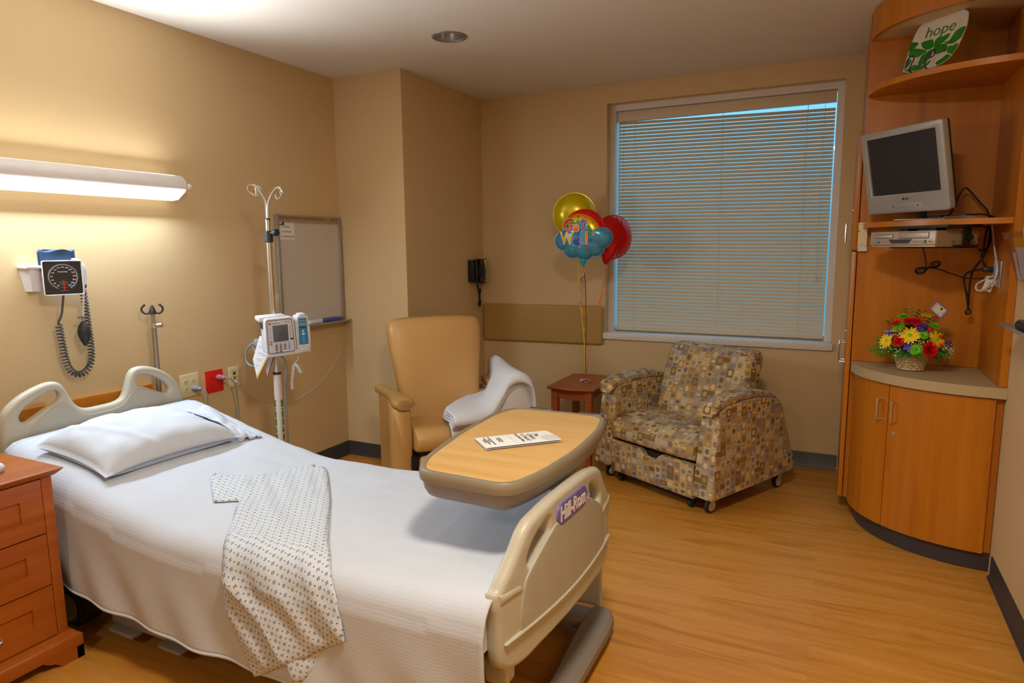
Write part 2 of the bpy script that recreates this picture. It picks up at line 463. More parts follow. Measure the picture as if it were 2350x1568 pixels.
    def build(s, name, parent=None, local=False, sharp=38, mods=(), origin=None):
        """local=True: geometry is already in the thing's own frame; otherwise it is in room coordinates"""
        bmesh.ops.remove_doubles(s.bm, verts=s.bm.verts, dist=1e-6)
        me = bpy.data.meshes.new(name); s.bm.to_mesh(me); s.bm.free()
        for m in s.mats: me.materials.append(m)
        for p in me.polygons: p.use_smooth = True
        me.set_sharp_from_angle(angle=math.radians(sharp))
        o = bpy.data.objects.new(name, me); COL.objects.link(o)
        if parent is not None:
            root = parent
            while root.parent: root = root.parent
            o.parent = parent
            if not local: me.transform(root.matrix_basis.inverted())
        elif origin is not None:
            if not local: me.transform(Matrix.Translation(-Vector(origin)))
            o.location = origin
        elif not local:
            xs = [v.co for v in me.vertices]
            c = Vector((sum((min(v.x for v in xs), max(v.x for v in xs)))/2, sum((min(v.y for v in xs), max(v.y for v in xs)))/2, min(v.z for v in xs)))
            me.transform(Matrix.Translation(-c)); o.location = c
        for typ, kw in mods:
            md = o.modifiers.new(typ, typ)
            for a, v in kw.items(): setattr(md, a, v)
        return o

def tag(o, label, cat, group=None):
    o['label'] = label; o['category'] = cat
    if group: o['group'] = group
    return o
def thing(name, label, cat, loc=(0, 0, 0), rz=0, group=None):
    o = bpy.data.objects.new(name, None); o.empty_display_size = .1; COL.objects.link(o)
    o.location = loc; o.rotation_euler = (0, 0, rz)
    o.matrix_basis = Matrix.Translation(loc) @ Matrix.Rotation(rz, 4, 'Z')
    return tag(o, label, cat, group)
def struct(o):
    o['kind'] = 'structure'; return o
def dup(root, M4, label, group):
    r = root.copy(); COL.objects.link(r); r.matrix_basis = M4; r['label'] = label; r['group'] = group
    for c in list(root.children):
        d = c.copy(); COL.objects.link(d); d.parent = r
        for g in list(c.children):
            e = g.copy(); COL.objects.link(e); e.parent = d
    return r
def interp(x, xs, ys):
    if x <= xs[0]: return ys[0]
    for i in range(len(xs)-1):
        if x <= xs[i+1]: return ys[i]+(ys[i+1]-ys[i])*(x-xs[i])/(xs[i+1]-xs[i])
    return ys[-1]
def sstep(a, b, x):
    t = min(max((x-a)/(b-a), 0), 1); return t*t*(3-2*t)
mats()
# ------------------------------------------------------------------ camera, sky, light
cam = bpy.data.cameras.new('camera'); cam.sensor_width = 36; cam.lens = 1515.43/2350*36; cam.clip_start = .05
co = bpy.data.objects.new('camera', cam); COL.objects.link(co)
_y, _p, _r = .4596, .1410, -.0101
_f = Vector((-math.sin(_y), math.cos(_y), 0)); _rt = Vector((math.cos(_y), math.sin(_y), 0)); _u = Vector((0, 0, 1))
_f2 = _f*math.cos(_p)-_u*math.sin(_p); _u2 = _u*math.cos(_p)+_f*math.sin(_p)
_r3 = _rt*math.cos(_r)+_u2*math.sin(_r); _u3 = -_rt*math.sin(_r)+_u2*math.cos(_r)
co.matrix_world = Matrix(((_r3.x, _u3.x, -_f2.x, CAM.x), (_r3.y, _u3.y, -_f2.y, CAM.y), (_r3.z, _u3.z, -_f2.z, CAM.z), (0, 0, 0, 1)))
SC.camera = co
SC.view_settings.view_transform = 'Standard'; SC.view_settings.look = 'None'; SC.view_settings.gamma = 1
SC.view_settings.exposure = .06; SC.view_settings.use_curve_mapping = False

wd = bpy.data.worlds.new('sky'); SC.world = wd; wd.use_nodes = True
wt = wd.node_tree; bg = wt.nodes['Background']
tc = wt.nodes.new('ShaderNodeTexCoord'); sx = wt.nodes.new('ShaderNodeSeparateXYZ'); cr = wt.nodes.new('ShaderNodeValToRGB')
wt.links.new(tc.outputs['Generated'], sx.inputs[0]); wt.links.new(sx.outputs[2], cr.inputs[0]); wt.links.new(cr.outputs[0], bg.inputs[0])
cr.color_ramp.elements[0].position = .0; cr.color_ramp.elements[0].color = lin('#3f8fae')
cr.color_ramp.elements[1].position = .28; cr.color_ramp.elements[1].color = lin('#8ecdf3')
bg.inputs[1].default_value = 1.7

def area(name, loc, target, size, power, col, size_y=None, shape='DISK'):
    L = bpy.data.lights.new(name, 'AREA'); L.energy = power; L.color = col; L.shape = shape; L.size = size
    if size_y: L.size_y = size_y
    o = bpy.data.objects.new(name, L); COL.objects.link(o); o.location = loc
    o.rotation_euler = (Vector(target)-Vector(loc)).to_track_quat('-Z', 'Y').to_euler()
    return o
WARM = (1, .87, .70)
area('entry_ceiling_lamp', (2.85, -2.75, 2.585), (2.85, -2.75, 0), .35, 46, WARM)
area('room_fill_light', (2.0, -5.0, 2.585), (2.0, -5.0, 0), .4, 20, WARM)  # unseen fill light added behind the camera to lift the room, no fixture
def strip(name, loc, d, power, col, spread=180):
    o = area(name, loc, (0, 0, 0), .06, power, col, 1.1, 'RECTANGLE')
    o.data.spread = math.radians(spread)
    z = -Vector(d).normalized(); y = Vector((0, 1, 0)); x = y.cross(z)
    o.rotation_euler = Matrix((x, y, z)).transposed().to_euler()
strip('overbed_uplight', (.085, -1.86, 1.85), (.8, 0, 1), 6, (.95, .98, 1), 180)
strip('overbed_ceiling_wash', (.088, -1.86, 1.852), (.85, 0, 1), 13, (.95, .98, 1), 105)
strip('overbed_downlight', (.09, -1.86, 1.727), (.7, 0, -.7), 19, (.72, .87, 1), 180)

# ------------------------------------------------------------------ the room
def flat(T): return T @ Matrix.Rotation(-PI/2, 4, 'X')     # plate lying down: its x,z become x,y
def ring(cx, cy, r, n=32): return [(cx+r*math.cos(2*PI*i/n), cy+r*math.sin(2*PI*i/n)) for i in range(n)]
DL = (1.155, -.39)
struct(MB('floor').bb((-.12, YF-.12, -.1), (W+.12, Y2+.2, 0)).build('floor'))
struct(MB('ceil').plate([[(-.12, YF-.12), (W+.12, YF-.12), (W+.12, Y2+.2), (-.12, Y2+.2)], ring(*DL, .082)], .03, T=flat(Matrix.Translation((0, 0, H+.015)))).build('ceiling'))
struct(MB('wall').bb((-.12, YF-.12, 0), (0, Y2+.2, H)).build('wall_left'))
struct(MB('wall').bb((0, 0, 0), (XP, Y2, H)).build('wall_corner'))
struct(MB('wall').bb((W, YF-.12, 0), (W+.12, Y2+.2, H)).build('wall_right'))
struct(MB('wall').bb((0, YF-.12, 0), (W, YF, H)).build('wall_front'))
WL, WR, WT, WB = 1.574, 3.09, 2.470, .835
wb = MB('wall')
wb.bb((0, Y2, 0), (WL, Y2+.2, H)).bb((WR, Y2, 0), (W, Y2+.2, H)).bb((WL, Y2, WT), (WR, Y2+.2, H)).bb((WL, Y2, 0), (WR, Y2+.2, WB-.045))
struct(wb.build('wall_back'))
def baseb(name, a, b, n):
    # coved vinyl base along a wall foot from a to b, n = direction into the room
    a = Vector(a); b = Vector(b); n = Vector(n)
    pr = [(0, 0), (.016, 0), (.012, .006), (.006, .014), (.005, .096), (.003, .1), (0, .1)]
    o = MB('base').rings([[p+n*x+Vector((0, 0, z)) for x, z in pr] for p in (a, b)]).build(name)
    return struct(o)
baseb('baseboard_left', (0, YF, 0), (0, 0, 0), (1, 0, 0))
baseb('baseboard_corner', (0.004, 0, 0), (XP, 0, 0), (0, -1, 0))
baseb('baseboard_corner_side', (XP, .0, 0), (XP, Y2, 0), (1, 0, 0))
baseb('baseboard_back', (XP, Y2, 0), (3.165, Y2, 0), (0, -1, 0))
baseb('baseboard_right', (W, YF, 0), (W, -.235, 0), (-1, 0, 0))
baseb('baseboard_front', (W, YF, 0), (0, YF, 0), (0, 1, 0))
# chair rail behind the bed
tr = MB('cherryx').bb((0, -2.65, .655), (.02, -1.484, .80), bev=.003); struct(tr.build('trim_1'))

# window: frame, pane, sill
wr = thing('window_1', 'wide white framed window with lowered blind', 'window', (2.33, Y2+.1, WB))
struct(wr)
f = MB('white')
fy0, fy1 = Y2+.075, Y2+.19
f.bb((WL, fy0, WB), (WL+.042, fy1, WT)).bb((WR-.042, fy0, WB), (WR, fy1, WT)).bb((WL+.042, fy0+.002, WT-.042), (WR-.042, fy1, WT)).bb((WL+.042, fy0+.06, WB), (WR-.042, fy1, WB+.03))
f.build('window_frame', wr)
MB('glass').bb((WL+.04, Y2+.168, WB+.02), (WR-.04, Y2+.172, WT-.04)).build('pane', wr)
MB('white').bb((WL-.012, Y2-.022, WB-.047), (WR+.012, Y2+.19, WB), bev=.004).build('window_sill', wr)

# blind
bl = thing('venetian_blind', 'cream slatted blind lowered over the window, drooping at its right end', 'blind', (2.33, Y2+.115, 2.4))
BX0, BX1, BY = WL+.056, WR-.05, Y2+.118
MB('slat').bb((BX0-.006, BY-.02, 2.355), (BX1+.004, BY+.02, 2.425), bev=.003).build('headrail', bl)
sl = MB('slat'); NS = 61; ztop, zbot = 2.345, .872
for i in range(NS):
    t = i/(NS-1); z = ztop-(ztop-zbot)*t
    droop = .030*(1-t)+.004
    ang = math.radians(60)
    rs = []
    for x, dz in ((BX0, 0), (BX1, -droop)):
        pr = []
        for k in range(7):
            u = (k/6-.5)*.025; h = .0016*(1-(2*k/6-1)**2)
            pr.append((x, BY+u*math.cos(ang)-h*math.sin(ang), z+dz+u*math.sin(ang)+h*math.cos(ang)))
        for k in range(6, -1, -1):
            u = (k/6-.5)*.025; h = .0016*(1-(2*k/6-1)**2)-.0005
            pr.append((x, BY+u*math.cos(ang)-h*math.sin(ang), z+dz+u*math.sin(ang)+h*math.cos(ang)))
        rs.append(pr)
    sl.rings(rs)
sl.build('slats', bl)
MB('slat').bb((BX0, BY-.013, .845), (BX1, BY+.013, .861), bev=.003).build('bottom_rail', bl)
for x in (BX0+.12, (BX0+BX1)/2+.02, BX1-.16):
    MB('slat').tube([(x, BY-.016, 2.36), (x, BY-.016, .85)], .0011, seg=5).tube([(x, BY+.016, 2.36), (x, BY+.016, .85)], .0011, seg=5).build('ladder_cord', bl)
MB('clear').tube([(BX0+.045, BY-.024, 2.36), (BX0+.043, BY-.027, 2.33), (BX0+.043, BY-.028, 1.15)], .004, seg=8).build('tilt_wand', bl)
MB('slat').tube([(BX1-.06, BY-.024, 2.36), (BX1-.062, BY-.026, 1.26)], .0012, seg=5).cyl((BX1-.062, BY-.026, 1.27), (BX1-.062, BY-.026, 1.235), .003, .006).build('lift_cord', bl)

# recessed downlight (unlit)
d = thing('downlight', 'round recessed ceiling downlight with steel reflector, unlit', 'ceiling light', (DL[0], DL[1], H))
T0 = Matrix.Translation((DL[0], DL[1], H))
MB('dirt').lathe([(.082, .001), (.096, -.0005), (.094, -.005), (.081, -.006), (.079, .001)], T=T0, caps=False).build('trim_ring', d)
MB('chrome').lathe([(.080, -.003), (.078, .03), (.066, .11), (.05, .13), (.0005, .132)], T=T0, caps=False).build('reflector', d)
MB('white').sph((0, 0, .115), (.03, .03, .02), T=T0).build('bulb', d)

# overbed wall light
lt = thing('wall_lamp', 'long white overbed wall light, lit, above the bed head', 'lamp', (0, -1.86, 1.78))
prof = [(0, 1.745), (.03, 1.738), (.122, 1.772), (.134, 1.780), (.136, 1.795), (.128, 1.815), (.108, 1.836), (.098, 1.842), (.094, 1.838), (.03, 1.835), (0, 1.838)]
def sc_prof(y, s): return [(x*s, y, 1.79+(z-1.79)*s) for x, z in prof]
ys = [(-2.475, .72), (-2.455, .93), (-2.44, 1), (-1.29, 1), (-1.275, .93), (-1.256, .72)]
MB('lampwhite').rings([sc_prof(y, s) for y, s in ys]).build('housing', lt, sharp=30)
MB('lampwhite').sph((.122, -1.262, 1.79), (.012, .012, .014)).build('end_cap', lt)
ln = MB('lens')
lp = [(.030, 1.7365), (.040, 1.722), (.060, 1.718), (.115, 1.757), (.124, 1.770), (.122, 1.7725)]
ln.rings([[(x, y, 1.79+(z-1.79)*s) for x, z in lp] for y, s in ((-2.43, .9), (-2.40, 1), (-1.32, 1), (-1.285, .9))])
ln.build('lens', lt)
ul = MB('lens2'); ul.bb((.03, -2.40, 1.839), (.092, -1.31, 1.8435), bev=.001); ul.build('uplight_lens', lt)
# ------------------------------------------------------------------ the bed
CY, HW, RR = -1.8425, .3725, .07
BXS = [.2, .325, .62, .68, .86, .97, 1.07, 1.15, 1.34, 1.5, 1.6, 2.0, 2.2, 2.4]
BZS = [.735, .71, .635, .622, .58, .562, .546, .54, .541, .543, .55, .552, .562, .58]
def bedz(x): return (interp(x-.05, BXS, BZS)+2*interp(x, BXS, BZS)+interp(x+.05, BXS, BZS))/4
QA = RR*PI/2
def drape(x, v, lift=0.0, wob=True):
    """point on the made-up bed: v runs from the centre line towards the near side (+) or far side (-)"""
    sg = 1 if v >= 0 else -1; a = abs(v); z0 = bedz(x)
    w = 0.0
    if wob:
        w = .006*noise.noise(Vector((x*5, v*5, 1)))+.0025*noise.noise(Vector((x*17, v*17, 4)))
    if a <= HW:
        z = z0+w+.006*(1-(a/HW)**2)
        p = Vector((x, CY-sg*a, z)); n = Vector((0, 0, 1))
    elif a <= HW+QA:
        t = (a-HW)/RR; n = Vector((0, -sg*math.sin(t), math.cos(t)))
        c = Vector((x, CY-sg*HW, z0-RR)); p = c+n*(RR+w*(1-t/1.6))
    else:
        d = a-HW-QA
        fold = 0
        if sg > 0 and wob:
            k = sstep(.0, .3, d)
            fold = .007*k*math.sin(x*13-d*9)+.006*k*math.sin(x*27-d*14+1)
            fold += .010*sstep(.6, 1.0, x)*(1-sstep(1.6, 2.3, x))*k + .012*noise.noise(Vector((x*3-d*2, d*3, 7)))*k
        elif wob:
            fold = .012*sstep(0, .3, d)*math.sin(x*19+d*4)
        n = Vector((0, -sg, 0)); p = Vector((x, CY-sg*(HW+RR+max(fold, -.008)+.006), z0-RR-d))
    return p+n*lift

bed = thing('hospital_bed', 'putty coloured adjustable hospital bed with head and foot boards', 'bed', (1.2, CY, 0))
# headboard: rounded board with two hand holes and a raised inset panel
hb = [(-2.27, .60), (-2.268, .76), (-2.256, .828), (-2.228, .867), (-2.175, .903), (-2.108, .928), (-2.063, .934), (-2.032, .923), (-2.012, .894), (-1.993, .85), (-1.977, .822), (-1.955, .802), (-1.922, .792), (-1.865, .791), (-1.809, .793), (-1.775, .805), (-1.756, .833), (-1.734, .893), (-1.715, .922), (-1.686, .933), (-1.646, .931), (-1.589, .912), (-1.532, .874), (-1.486, .819), (-1.463, .756), (-1.461, .709), (-1.461, .60), (-1.50, .42), (-2.23, .42)]
h1 = [(-2.045, .891), (-2.037, .875), (-2.044, .856), (-2.06, .845), (-2.096, .828), (-2.152, .798), (-2.172, .790), (-2.19, .795), (-2.196, .813), (-2.188, .83), (-2.172, .846), (-2.127, .874), (-2.081, .893), (-2.058, .896)]
h2 = [(-1.694, .88), (-1.684, .892), (-1.655, .893), (-1.604, .872), (-1.565, .845), (-1.543, .819), (-1.538, .8), (-1.552, .789), (-1.576, .792), (-1.61, .809), (-1.661, .836), (-1.688, .847), (-1.697, .859)]
TH = Matrix.Translation((.2, 0, 0)) @ Matrix.Rotation(PI/2, 4, 'Z')      # board's x -> room y
hbo = MB('bed').plate([hb, h1, h2], .045, bev=.018, T=TH, smooth=4, bres=3)
hbo = hbo.build('headboard', bed, sharp=50)
pn = [(-2.195, .50), (-2.19, .70), (-2.16, .765), (-2.10, .81), (-2.045, .842), (-2.005, .832), (-1.98, .795), (-1.945, .772), (-1.90, .766), (-1.82, .768), (-1.775, .78), (-1.745, .81), (-1.715, .835), (-1.67, .828), (-1.60, .795), (-1.545, .75), (-1.53, .70), (-1.53, .50)]
MB('bedpanel').plate([pn], .052, bev=.004, T=TH, smooth=3).build('panel', hbo)
# footboard: bowed board
def fx(u): return 2.413+.045*u-.035*(u/.42)**2
fo = [(.389, .596), (.403, .590), (.406, .555), (.399, .515), (.397, .41), (.378, .378), (.345, .357), (.28, .347), (.2, .352), (.1, .354)]
ft = [(.0, .765), (.1, .762), (.15, .757), (.22, .744), (.25, .735), (.28, .713), (.313, .673), (.347, .638), (.372, .614)]
outer = [(-u, z) for u, z in ft[1:]]+[(-u, z) for u, z in fo]+[(0, .354)]+[(u, z) for u, z in reversed(fo)]+[(u, z) for u, z in reversed(ft)]
hole = [(.148, .702), (.155, .710), (.167, .708), (.207, .692), (.238, .67), (.258, .646), (.263, .626), (.255, .614), (.235, .617), (.208, .630), (.173, .649), (.150, .668)]
def footplate(loops, th, mat, bev, off=0, smooth=3, cuts=True):
    m = MB(mat).plate(loops, th, bev=bev, T=Matrix.Rotation(PI/2, 4, 'Z'), smooth=smooth, bres=3)
    bm = m.bm
    if cuts:
        bmesh.ops.triangulate(bm, faces=[f for f in bm.faces if len(f.verts) > 4])
        for k in range(-8, 9):
            bmesh.ops.bisect_plane(bm, geom=bm.verts[:]+bm.edges[:]+bm.faces[:], plane_co=(0, k*.05, 0), plane_no=(0, 1, 0))
    for v in bm.verts:
        u = v.co.y
        v.co = Vector((v.co.x+fx(u)+off, CY+u, v.co.z))
    return m
fbo = footplate([outer, hole, [(-u, z) for u, z in hole]], .042, 'bed', .017).build('footboard', bed, sharp=50)
pan = [(-.30, .435), (-.29, .56), (-.262, .60), (-.20, .64), (-.14, .672), (-.10, .683), (.10, .683), (.14, .672), (.20, .64), (.262, .60), (.29, .56), (.30, .435), (.15, .432), (-.15, .432)]
footplate([pan], .05, 'bedpanel', .004, 0).build('panel', fbo)
tr_ = [(-.36, .442), (-.2, .437), (0, .434), (.2, .437), (.36, .442), (.36, .45), (.2, .447), (0, .444), (-.2, .447), (-.36, .45)]
footplate([tr_], .06, 'bed', .004, 0).build('rib', fbo)
bp = [(.285, .556), (.394, .559), (.394, .590), (.30, .582)]
for sg in (-1, 1):
    q = [(sg*u, z) for u, z in bp]
    footplate([q if sg > 0 else q[::-1]], .050, 'bed', .012, 0, smooth=0).build('corner_bumper', fbo)
# brand plate
def pill(cx, cz, w, h, n=8):
    r = h/2; o = []
    for i in range(n+1): a = -PI/2+PI*i/n; o.append((cx+w/2-r+r*math.cos(a), cz+r*math.sin(a)))
    for i in range(n+1): a = PI/2+PI*i/n; o.append((cx-w/2+r+r*math.cos(a), cz+r*math.sin(a)))
    return o
pl = footplate([pill(-.005, .7, .215, .066)], .053, 'purple', .002, .0, smooth=0)
tx = MB('white').text('Hill-Rom', .064, 'white', Matrix(), ext=.001, fat=.0012)
for v in tx.bm.verts:
    u = -.005+v.co.x*.80; v.co = Vector((fx(u)+.0271+(.0008 if v.co.y < 0 else -.001), CY+u, .699+v.co.z))
me_ = bpy.data.meshes.new('t'); tx.bm.to_mesh(me_); tx.bm.free(); pl._mergemesh(me_, None, 'white')
po = pl.build('name_plate', fbo); po['label'] = 'violet maker plate with white lettering'
# mattress, deck, frame
mt = MB('mattress'); rs = []
for i in range(25):
    x = .245+(2.35-.245)*i/24; z = bedz(x)-.012
    a = HW+RR-.012
    r = []
    for (yy, zz) in ((-a, -.13), (-a, -.03), (-a+.03, -.004), (-a+.08, 0), (a-.08, 0), (a-.03, -.004), (a, -.03), (a, -.13)): r.append((x, CY+yy, z+zz))
    rs.append(r)
mt.rings(rs).build('mattress', bed)
MB('bedgrey').bb((.26, CY-.40, .36), (2.33, CY+.40, .40), bev=.01).bb((.3, CY-.30, .20), (2.1, CY+.30, .26), bev=.01).bb((.45, CY-.36, .12), (.55, CY+.36, .18), bev=.01).bb((1.95, CY-.36, .12), (2.05, CY+.36, .18), bev=.01).bb((.48, CY-.3, .25), (.54, CY+.3, .37)).bb((1.96, CY-.3, .25), (2.02, CY+.3, .37)).bb((.2, CY-.3, .30), (.28, CY+.3, .44)).bb((2.30, CY-.3, .36), (2.40, CY+.3, .40)).build('frame', bed)
MB('bedgrey').bb((.72, -2.235, .05), (.86, -2.17, .07), bev=.008).bb((1.0, -2.235, .06), (1.12, -2.17, .075), bev=.008).bb((.7, -2.2, .07), (1.2, -2.17, .2)).build('brake_pedal', bed)
MB('bed').bb((2.31, -2.19, .30), (2.38, -2.13, .39), bev=.012).cyl((2.345, -2.16, .27), (2.345, -2.16, .33), .02).build('bumper_bracket', bed)
for cx, cy, r in ((.47, -2.18, .085), (.47, -1.5, .085), (2.0, -2.14, .085), (2.0, -1.54, .085)):
    c = MB('bedgrey').bb((cx-.03, cy-.035, r), (cx+.03, cy+.035, .19), bev=.008)
    c = c.build('caster', bed)
    MB('rubber').cyl((cx, cy-.05, r), (cx, cy+.05, r), r, bev=.012).build('wheel', c)
    MB('bedgrey').cyl((cx, cy-.054, r), (cx, cy+.054, r), r*.72, bev=.006).build('hub', c)
# short drip pole standing in the bed's head corner
px, py = .10, -1.508
g = MB('steel').cyl((px, py, .50), (px, py, 1.09), .0125).cyl((px, py, 1.05), (px, py, 1.165), .009).bb((px-.01, py-.03, .50), (.2, py+.03, .53))
g = g.build('drip_pole', bed)
MB('chrome').cyl((px, py, 1.09), (px, py, 1.115), .0165).cyl((px, py, 1.105), (px+.028, py+.018, 1.105), .009).cyl((px+.02, py+.013, 1.105), (px+.034, py+.022, 1.105), .012).build('clamp', g)
b = MB('rubber').lathe([(.016, 0), (.017, .012), (.011, .03), (.006, .042), (.0005, .045)], T=Matrix.Translation((px, py, 1.16)))
for a in (.9, .9+PI):
    c, s_ = math.cos(a), math.sin(a)
    b.tube([(px+c*.01, py+s_*.01, 1.168), (px+c*.028, py+s_*.028, 1.163), (px+c*.042, py+s_*.042, 1.172), (px+c*.046, py+s_*.046, 1.190), (px+c*.034, py+s_*.034, 1.204)], .005, smooth=5)
    b.sph((px+c*.034, py+s_*.034, 1.205), .0065)
b.build('bag_hooks', g)

# bedspread
def hemv(x): return HW+QA+(bedz(x)-RR-(.24-.05*sstep(.5,1.3,x)))
def spread(u, v):
    x = .27+(2.372-.27)*u
    vf = -(HW+QA+(bedz(x)-RR-.11)); vn = hemv(x)
    return drape(x, vf+(vn-vf)*v, .008)
sp = MB('spread').surf(spread, 170, 120, uvfn=lambda u, v: (u*2.1, v*1.75))
tag(sp.build('bedspread', None, sharp=180, mods=[('SOLIDIFY', dict(thickness=.006, offset=0))]), 'white woven thermal bedspread covering the hospital bed', 'bedspread')
hem = MB('sheet').tube([drape(.285+(2.36-.285)*i/120, hemv(.285+(2.36-.285)*i/120), .009) for i in range(121)], .006, seg=6)
hem.build('hem', bpy.data.objects['bedspread'])

# head sheet under the pillow
tag(MB('sheet').surf(lambda u, v: drape(.245+.22*u, -.44+.9*v, .004, False), 8, 30).build('bottom_sheet', None, mods=[('SOLIDIFY', dict(thickness=.004, offset=-1))]), 'smooth white bottom sheet at the bed head beneath the pillow', 'sheet')

# pillow
C00, C10, C11, C01 = Vector((.395, -2.25, 0)), Vector((.75, -2.205, 0)), Vector((.765, -1.60, 0)), Vector((.405, -1.665, 0))
def pil(sgn):
    def fn(u, v):
        a, b = 2*u-1, 2*v-1
        pin = .05*(1-abs(a)**2)*(abs(b)**6)+.0
        pin2 = .035*(1-abs(b)**2)*(abs(a)**6)
        uu = u+(-pin2 if a > 0 else pin2)*1.0; vv = v+(-pin if b > 0 else pin)
        p = (C00*(1-uu)+C10*uu)*(1-vv)+(C01*(1-uu)+C11*uu)*vv
        e = max(0, (1-a**4))**.62*max(0, (1-b**4))**.62
        zb = bedz(p.x)+.018
        w = .010*noise.noise(Vector((u*5+v*2, v*7, 3)))*e+.006*noise.noise(Vector((u*9+v*6, v*16, 9)))*e*(1-e)*2
        crease = .006*math.exp(-((v-.12-.25*u)/.03)**2)*e-.005*math.exp(-((v-.22-.2*u)/.03)**2)*e
        mid = .022+.012*(1-abs(b)**3)
        z = zb+mid+(sgn*(.085 if sgn > 0 else .05))*e+(w+crease if sgn > 0 else 0)
        return Vector((p.x, p.y, max(z, zb-.004)))
    return fn
pw = MB('sheet').surf(pil(1), 44, 64).surf(pil(-1), 44, 64)
bmesh.ops.remove_doubles(pw.bm, verts=pw.bm.verts, dist=.0004)
pw = tag(pw.build('pillow', None, sharp=180), 'plump white pillow lying on the bed head', 'pillow')
def flap(u, v):
    x = .40+.36*u+.02*v; y = -1.655+.045*u-.0+v*(.16-.05*u)
    z = bedz(x)+.016+(.055*(1-v)**1.2)*(1-abs(2*u-1)**4)+.012*v*math.sin(u*7)*(1-u)+.030*abs(noise.noise(Vector((u*5+v*2, v*4, 2))))*math.sin(PI*v*.8+.3)+.034*math.exp(-((u-.22)/.14)**2-((v-.7)/.2)**2)
    return Vector((x, y, max(z, bedz(x)+.010)))
MB('sheet').surf(flap, 26, 20).build('pillowcase_end', pw, sharp=180, mods=[('SOLIDIFY', dict(thickness=.004, offset=1))])

# patient gown
G = [(1.032, .143), (.962, .089), (.939, .055), (.991, .016), (1.035, -.016), (1.08, -.08), (1.11, -.105), (1.086, -.177), (1.115, -.198), (1.126, -.236), (1.143, -.284), (1.185, -.245), (1.216, -.262), (1.263, -.232), (1.378, -.115), (1.51, .026), (1.632, .17), (1.737, .294), (1.81, .368), (1.906, .463), (1.915, .49), (1.926, .515), (1.938, .58), (1.841, .636), (1.771, .678), (1.661, .743), (1.584, .786), (1.562, .759), (1.534, .711), (1.508, .657), (1.479, .619), (1.466, .588), (1.462, .53), (1.461, .472), (1.438, .434), (1.317, .294), (1.242, .217), (1.198, .161), (1.122, .21)]
G2 = [(1.70, .66), (1.717, .708), (1.731, .746), (1.756, .762), (1.789, .738), (1.826, .691), (1.85, .60), (1.75, .60)]
def cloth(poly, lift, seed, step=.012):
    # densify the outline, fill it with a fine mesh and lay it on the bed
    out = []
    for i, p in enumerate(poly):
        q = poly[(i+1) % len(poly)]; L = math.dist(p, q); n = max(1, int(L/step))
        for k in range(n):
            t = k/n; a = (p[0]+(q[0]-p[0])*t, p[1]+(q[1]-p[1])*t)
            j = .0022*noise.noise(Vector((a[0]*40, a[1]*40, seed)))
            out.append(Vector((a[0]+j, a[1]+j)))
    nb = len(out); pts = list(out)
    x0, x1 = min(p.x for p in out), max(p.x for p in out); y0, y1 = min(p.y for p in out), max(p.y for p in out)
    def inside(p):
        c = False
        for i in range(nb):
            a, b_ = out[i], out[i-1]
            if (a.y > p.y) != (b_.y > p.y) and p.x < (b_.x-a.x)*(p.y-a.y)/(b_.y-a.y)+a.x: c = not c
        return c
    def edged(p): return min((p-q).length for q in out)
    ny = int((y1-y0)/step); nx = int((x1-x0)/step)
    for i in range(nx):
        for j in range(ny):
            p = Vector((x0+(i+.5+.5*(j % 2))*step, y0+(j+.5)*step))
            if inside(p) and edged(p) > step*.5: pts.append(p)
    r = geometry.delaunay_2d_cdt(pts, [(i, (i+1) % nb) for i in range(nb)], [], 1, 1e-6)
    m = MB('gown'); b_ = m.bm; V = []
    for p in r[0]:
        e = min(edged(p)/.02, 1)
        # soft creases running from the shoulder down towards the hem
        s_ = (p.x*.62-p.y*.78)
        al = p.x*.78+p.y*.62
        w = .0055*math.sin(s_*60+2.2*noise.noise(Vector((p.x*6, p.y*6, seed)))) * sstep(.15, .6, p.y)
        w += .006*noise.noise(Vector((s_*26, al*5, seed)))+.006*noise.noise(Vector((p.x*9, p.y*9, seed+3)))
        w += .012*math.exp(-((s_-.53-.02*math.sin(al*9))/.012)**2)*sstep(.9, 1.1, al)
        V.append(b_.verts.new(drape(p.x, p.y, .0165+lift+.004*e+max(w, -.006)*e+.004*e)))
    for f in r[2]:
        try: fc = b_.faces.new([V[i] for i in f])
        except ValueError: continue
        for lp, i in zip(fc.loops, f): lp[m.uv].uv = (r[0][i].x, r[0][i].y)
    for f in b_.faces: f.normal_update()
    return m
gw = thing('hospital_gown', 'pale patient gown with small dark diamonds, lying across the bed and over its side', 'gown', (1.5, -2.1, .2))
SO = [('SOLIDIFY', dict(thickness=.0018, offset=1))]
cloth(G, 0, 2).build('gown_body', gw, sharp=180, mods=SO)
cloth(G2, -.008, 5).build('gown_back_panel', gw, sharp=180, mods=SO)
MB('keyblue').plate([[(0, 0), (.016, -.002), (.012, .014)]], .002, T=Matrix.Translation((.94, -1.905, bedz(.94)+.02)) @ Matrix.Rotation(-.8, 4, 'X')).build('cuff_binding', gw)

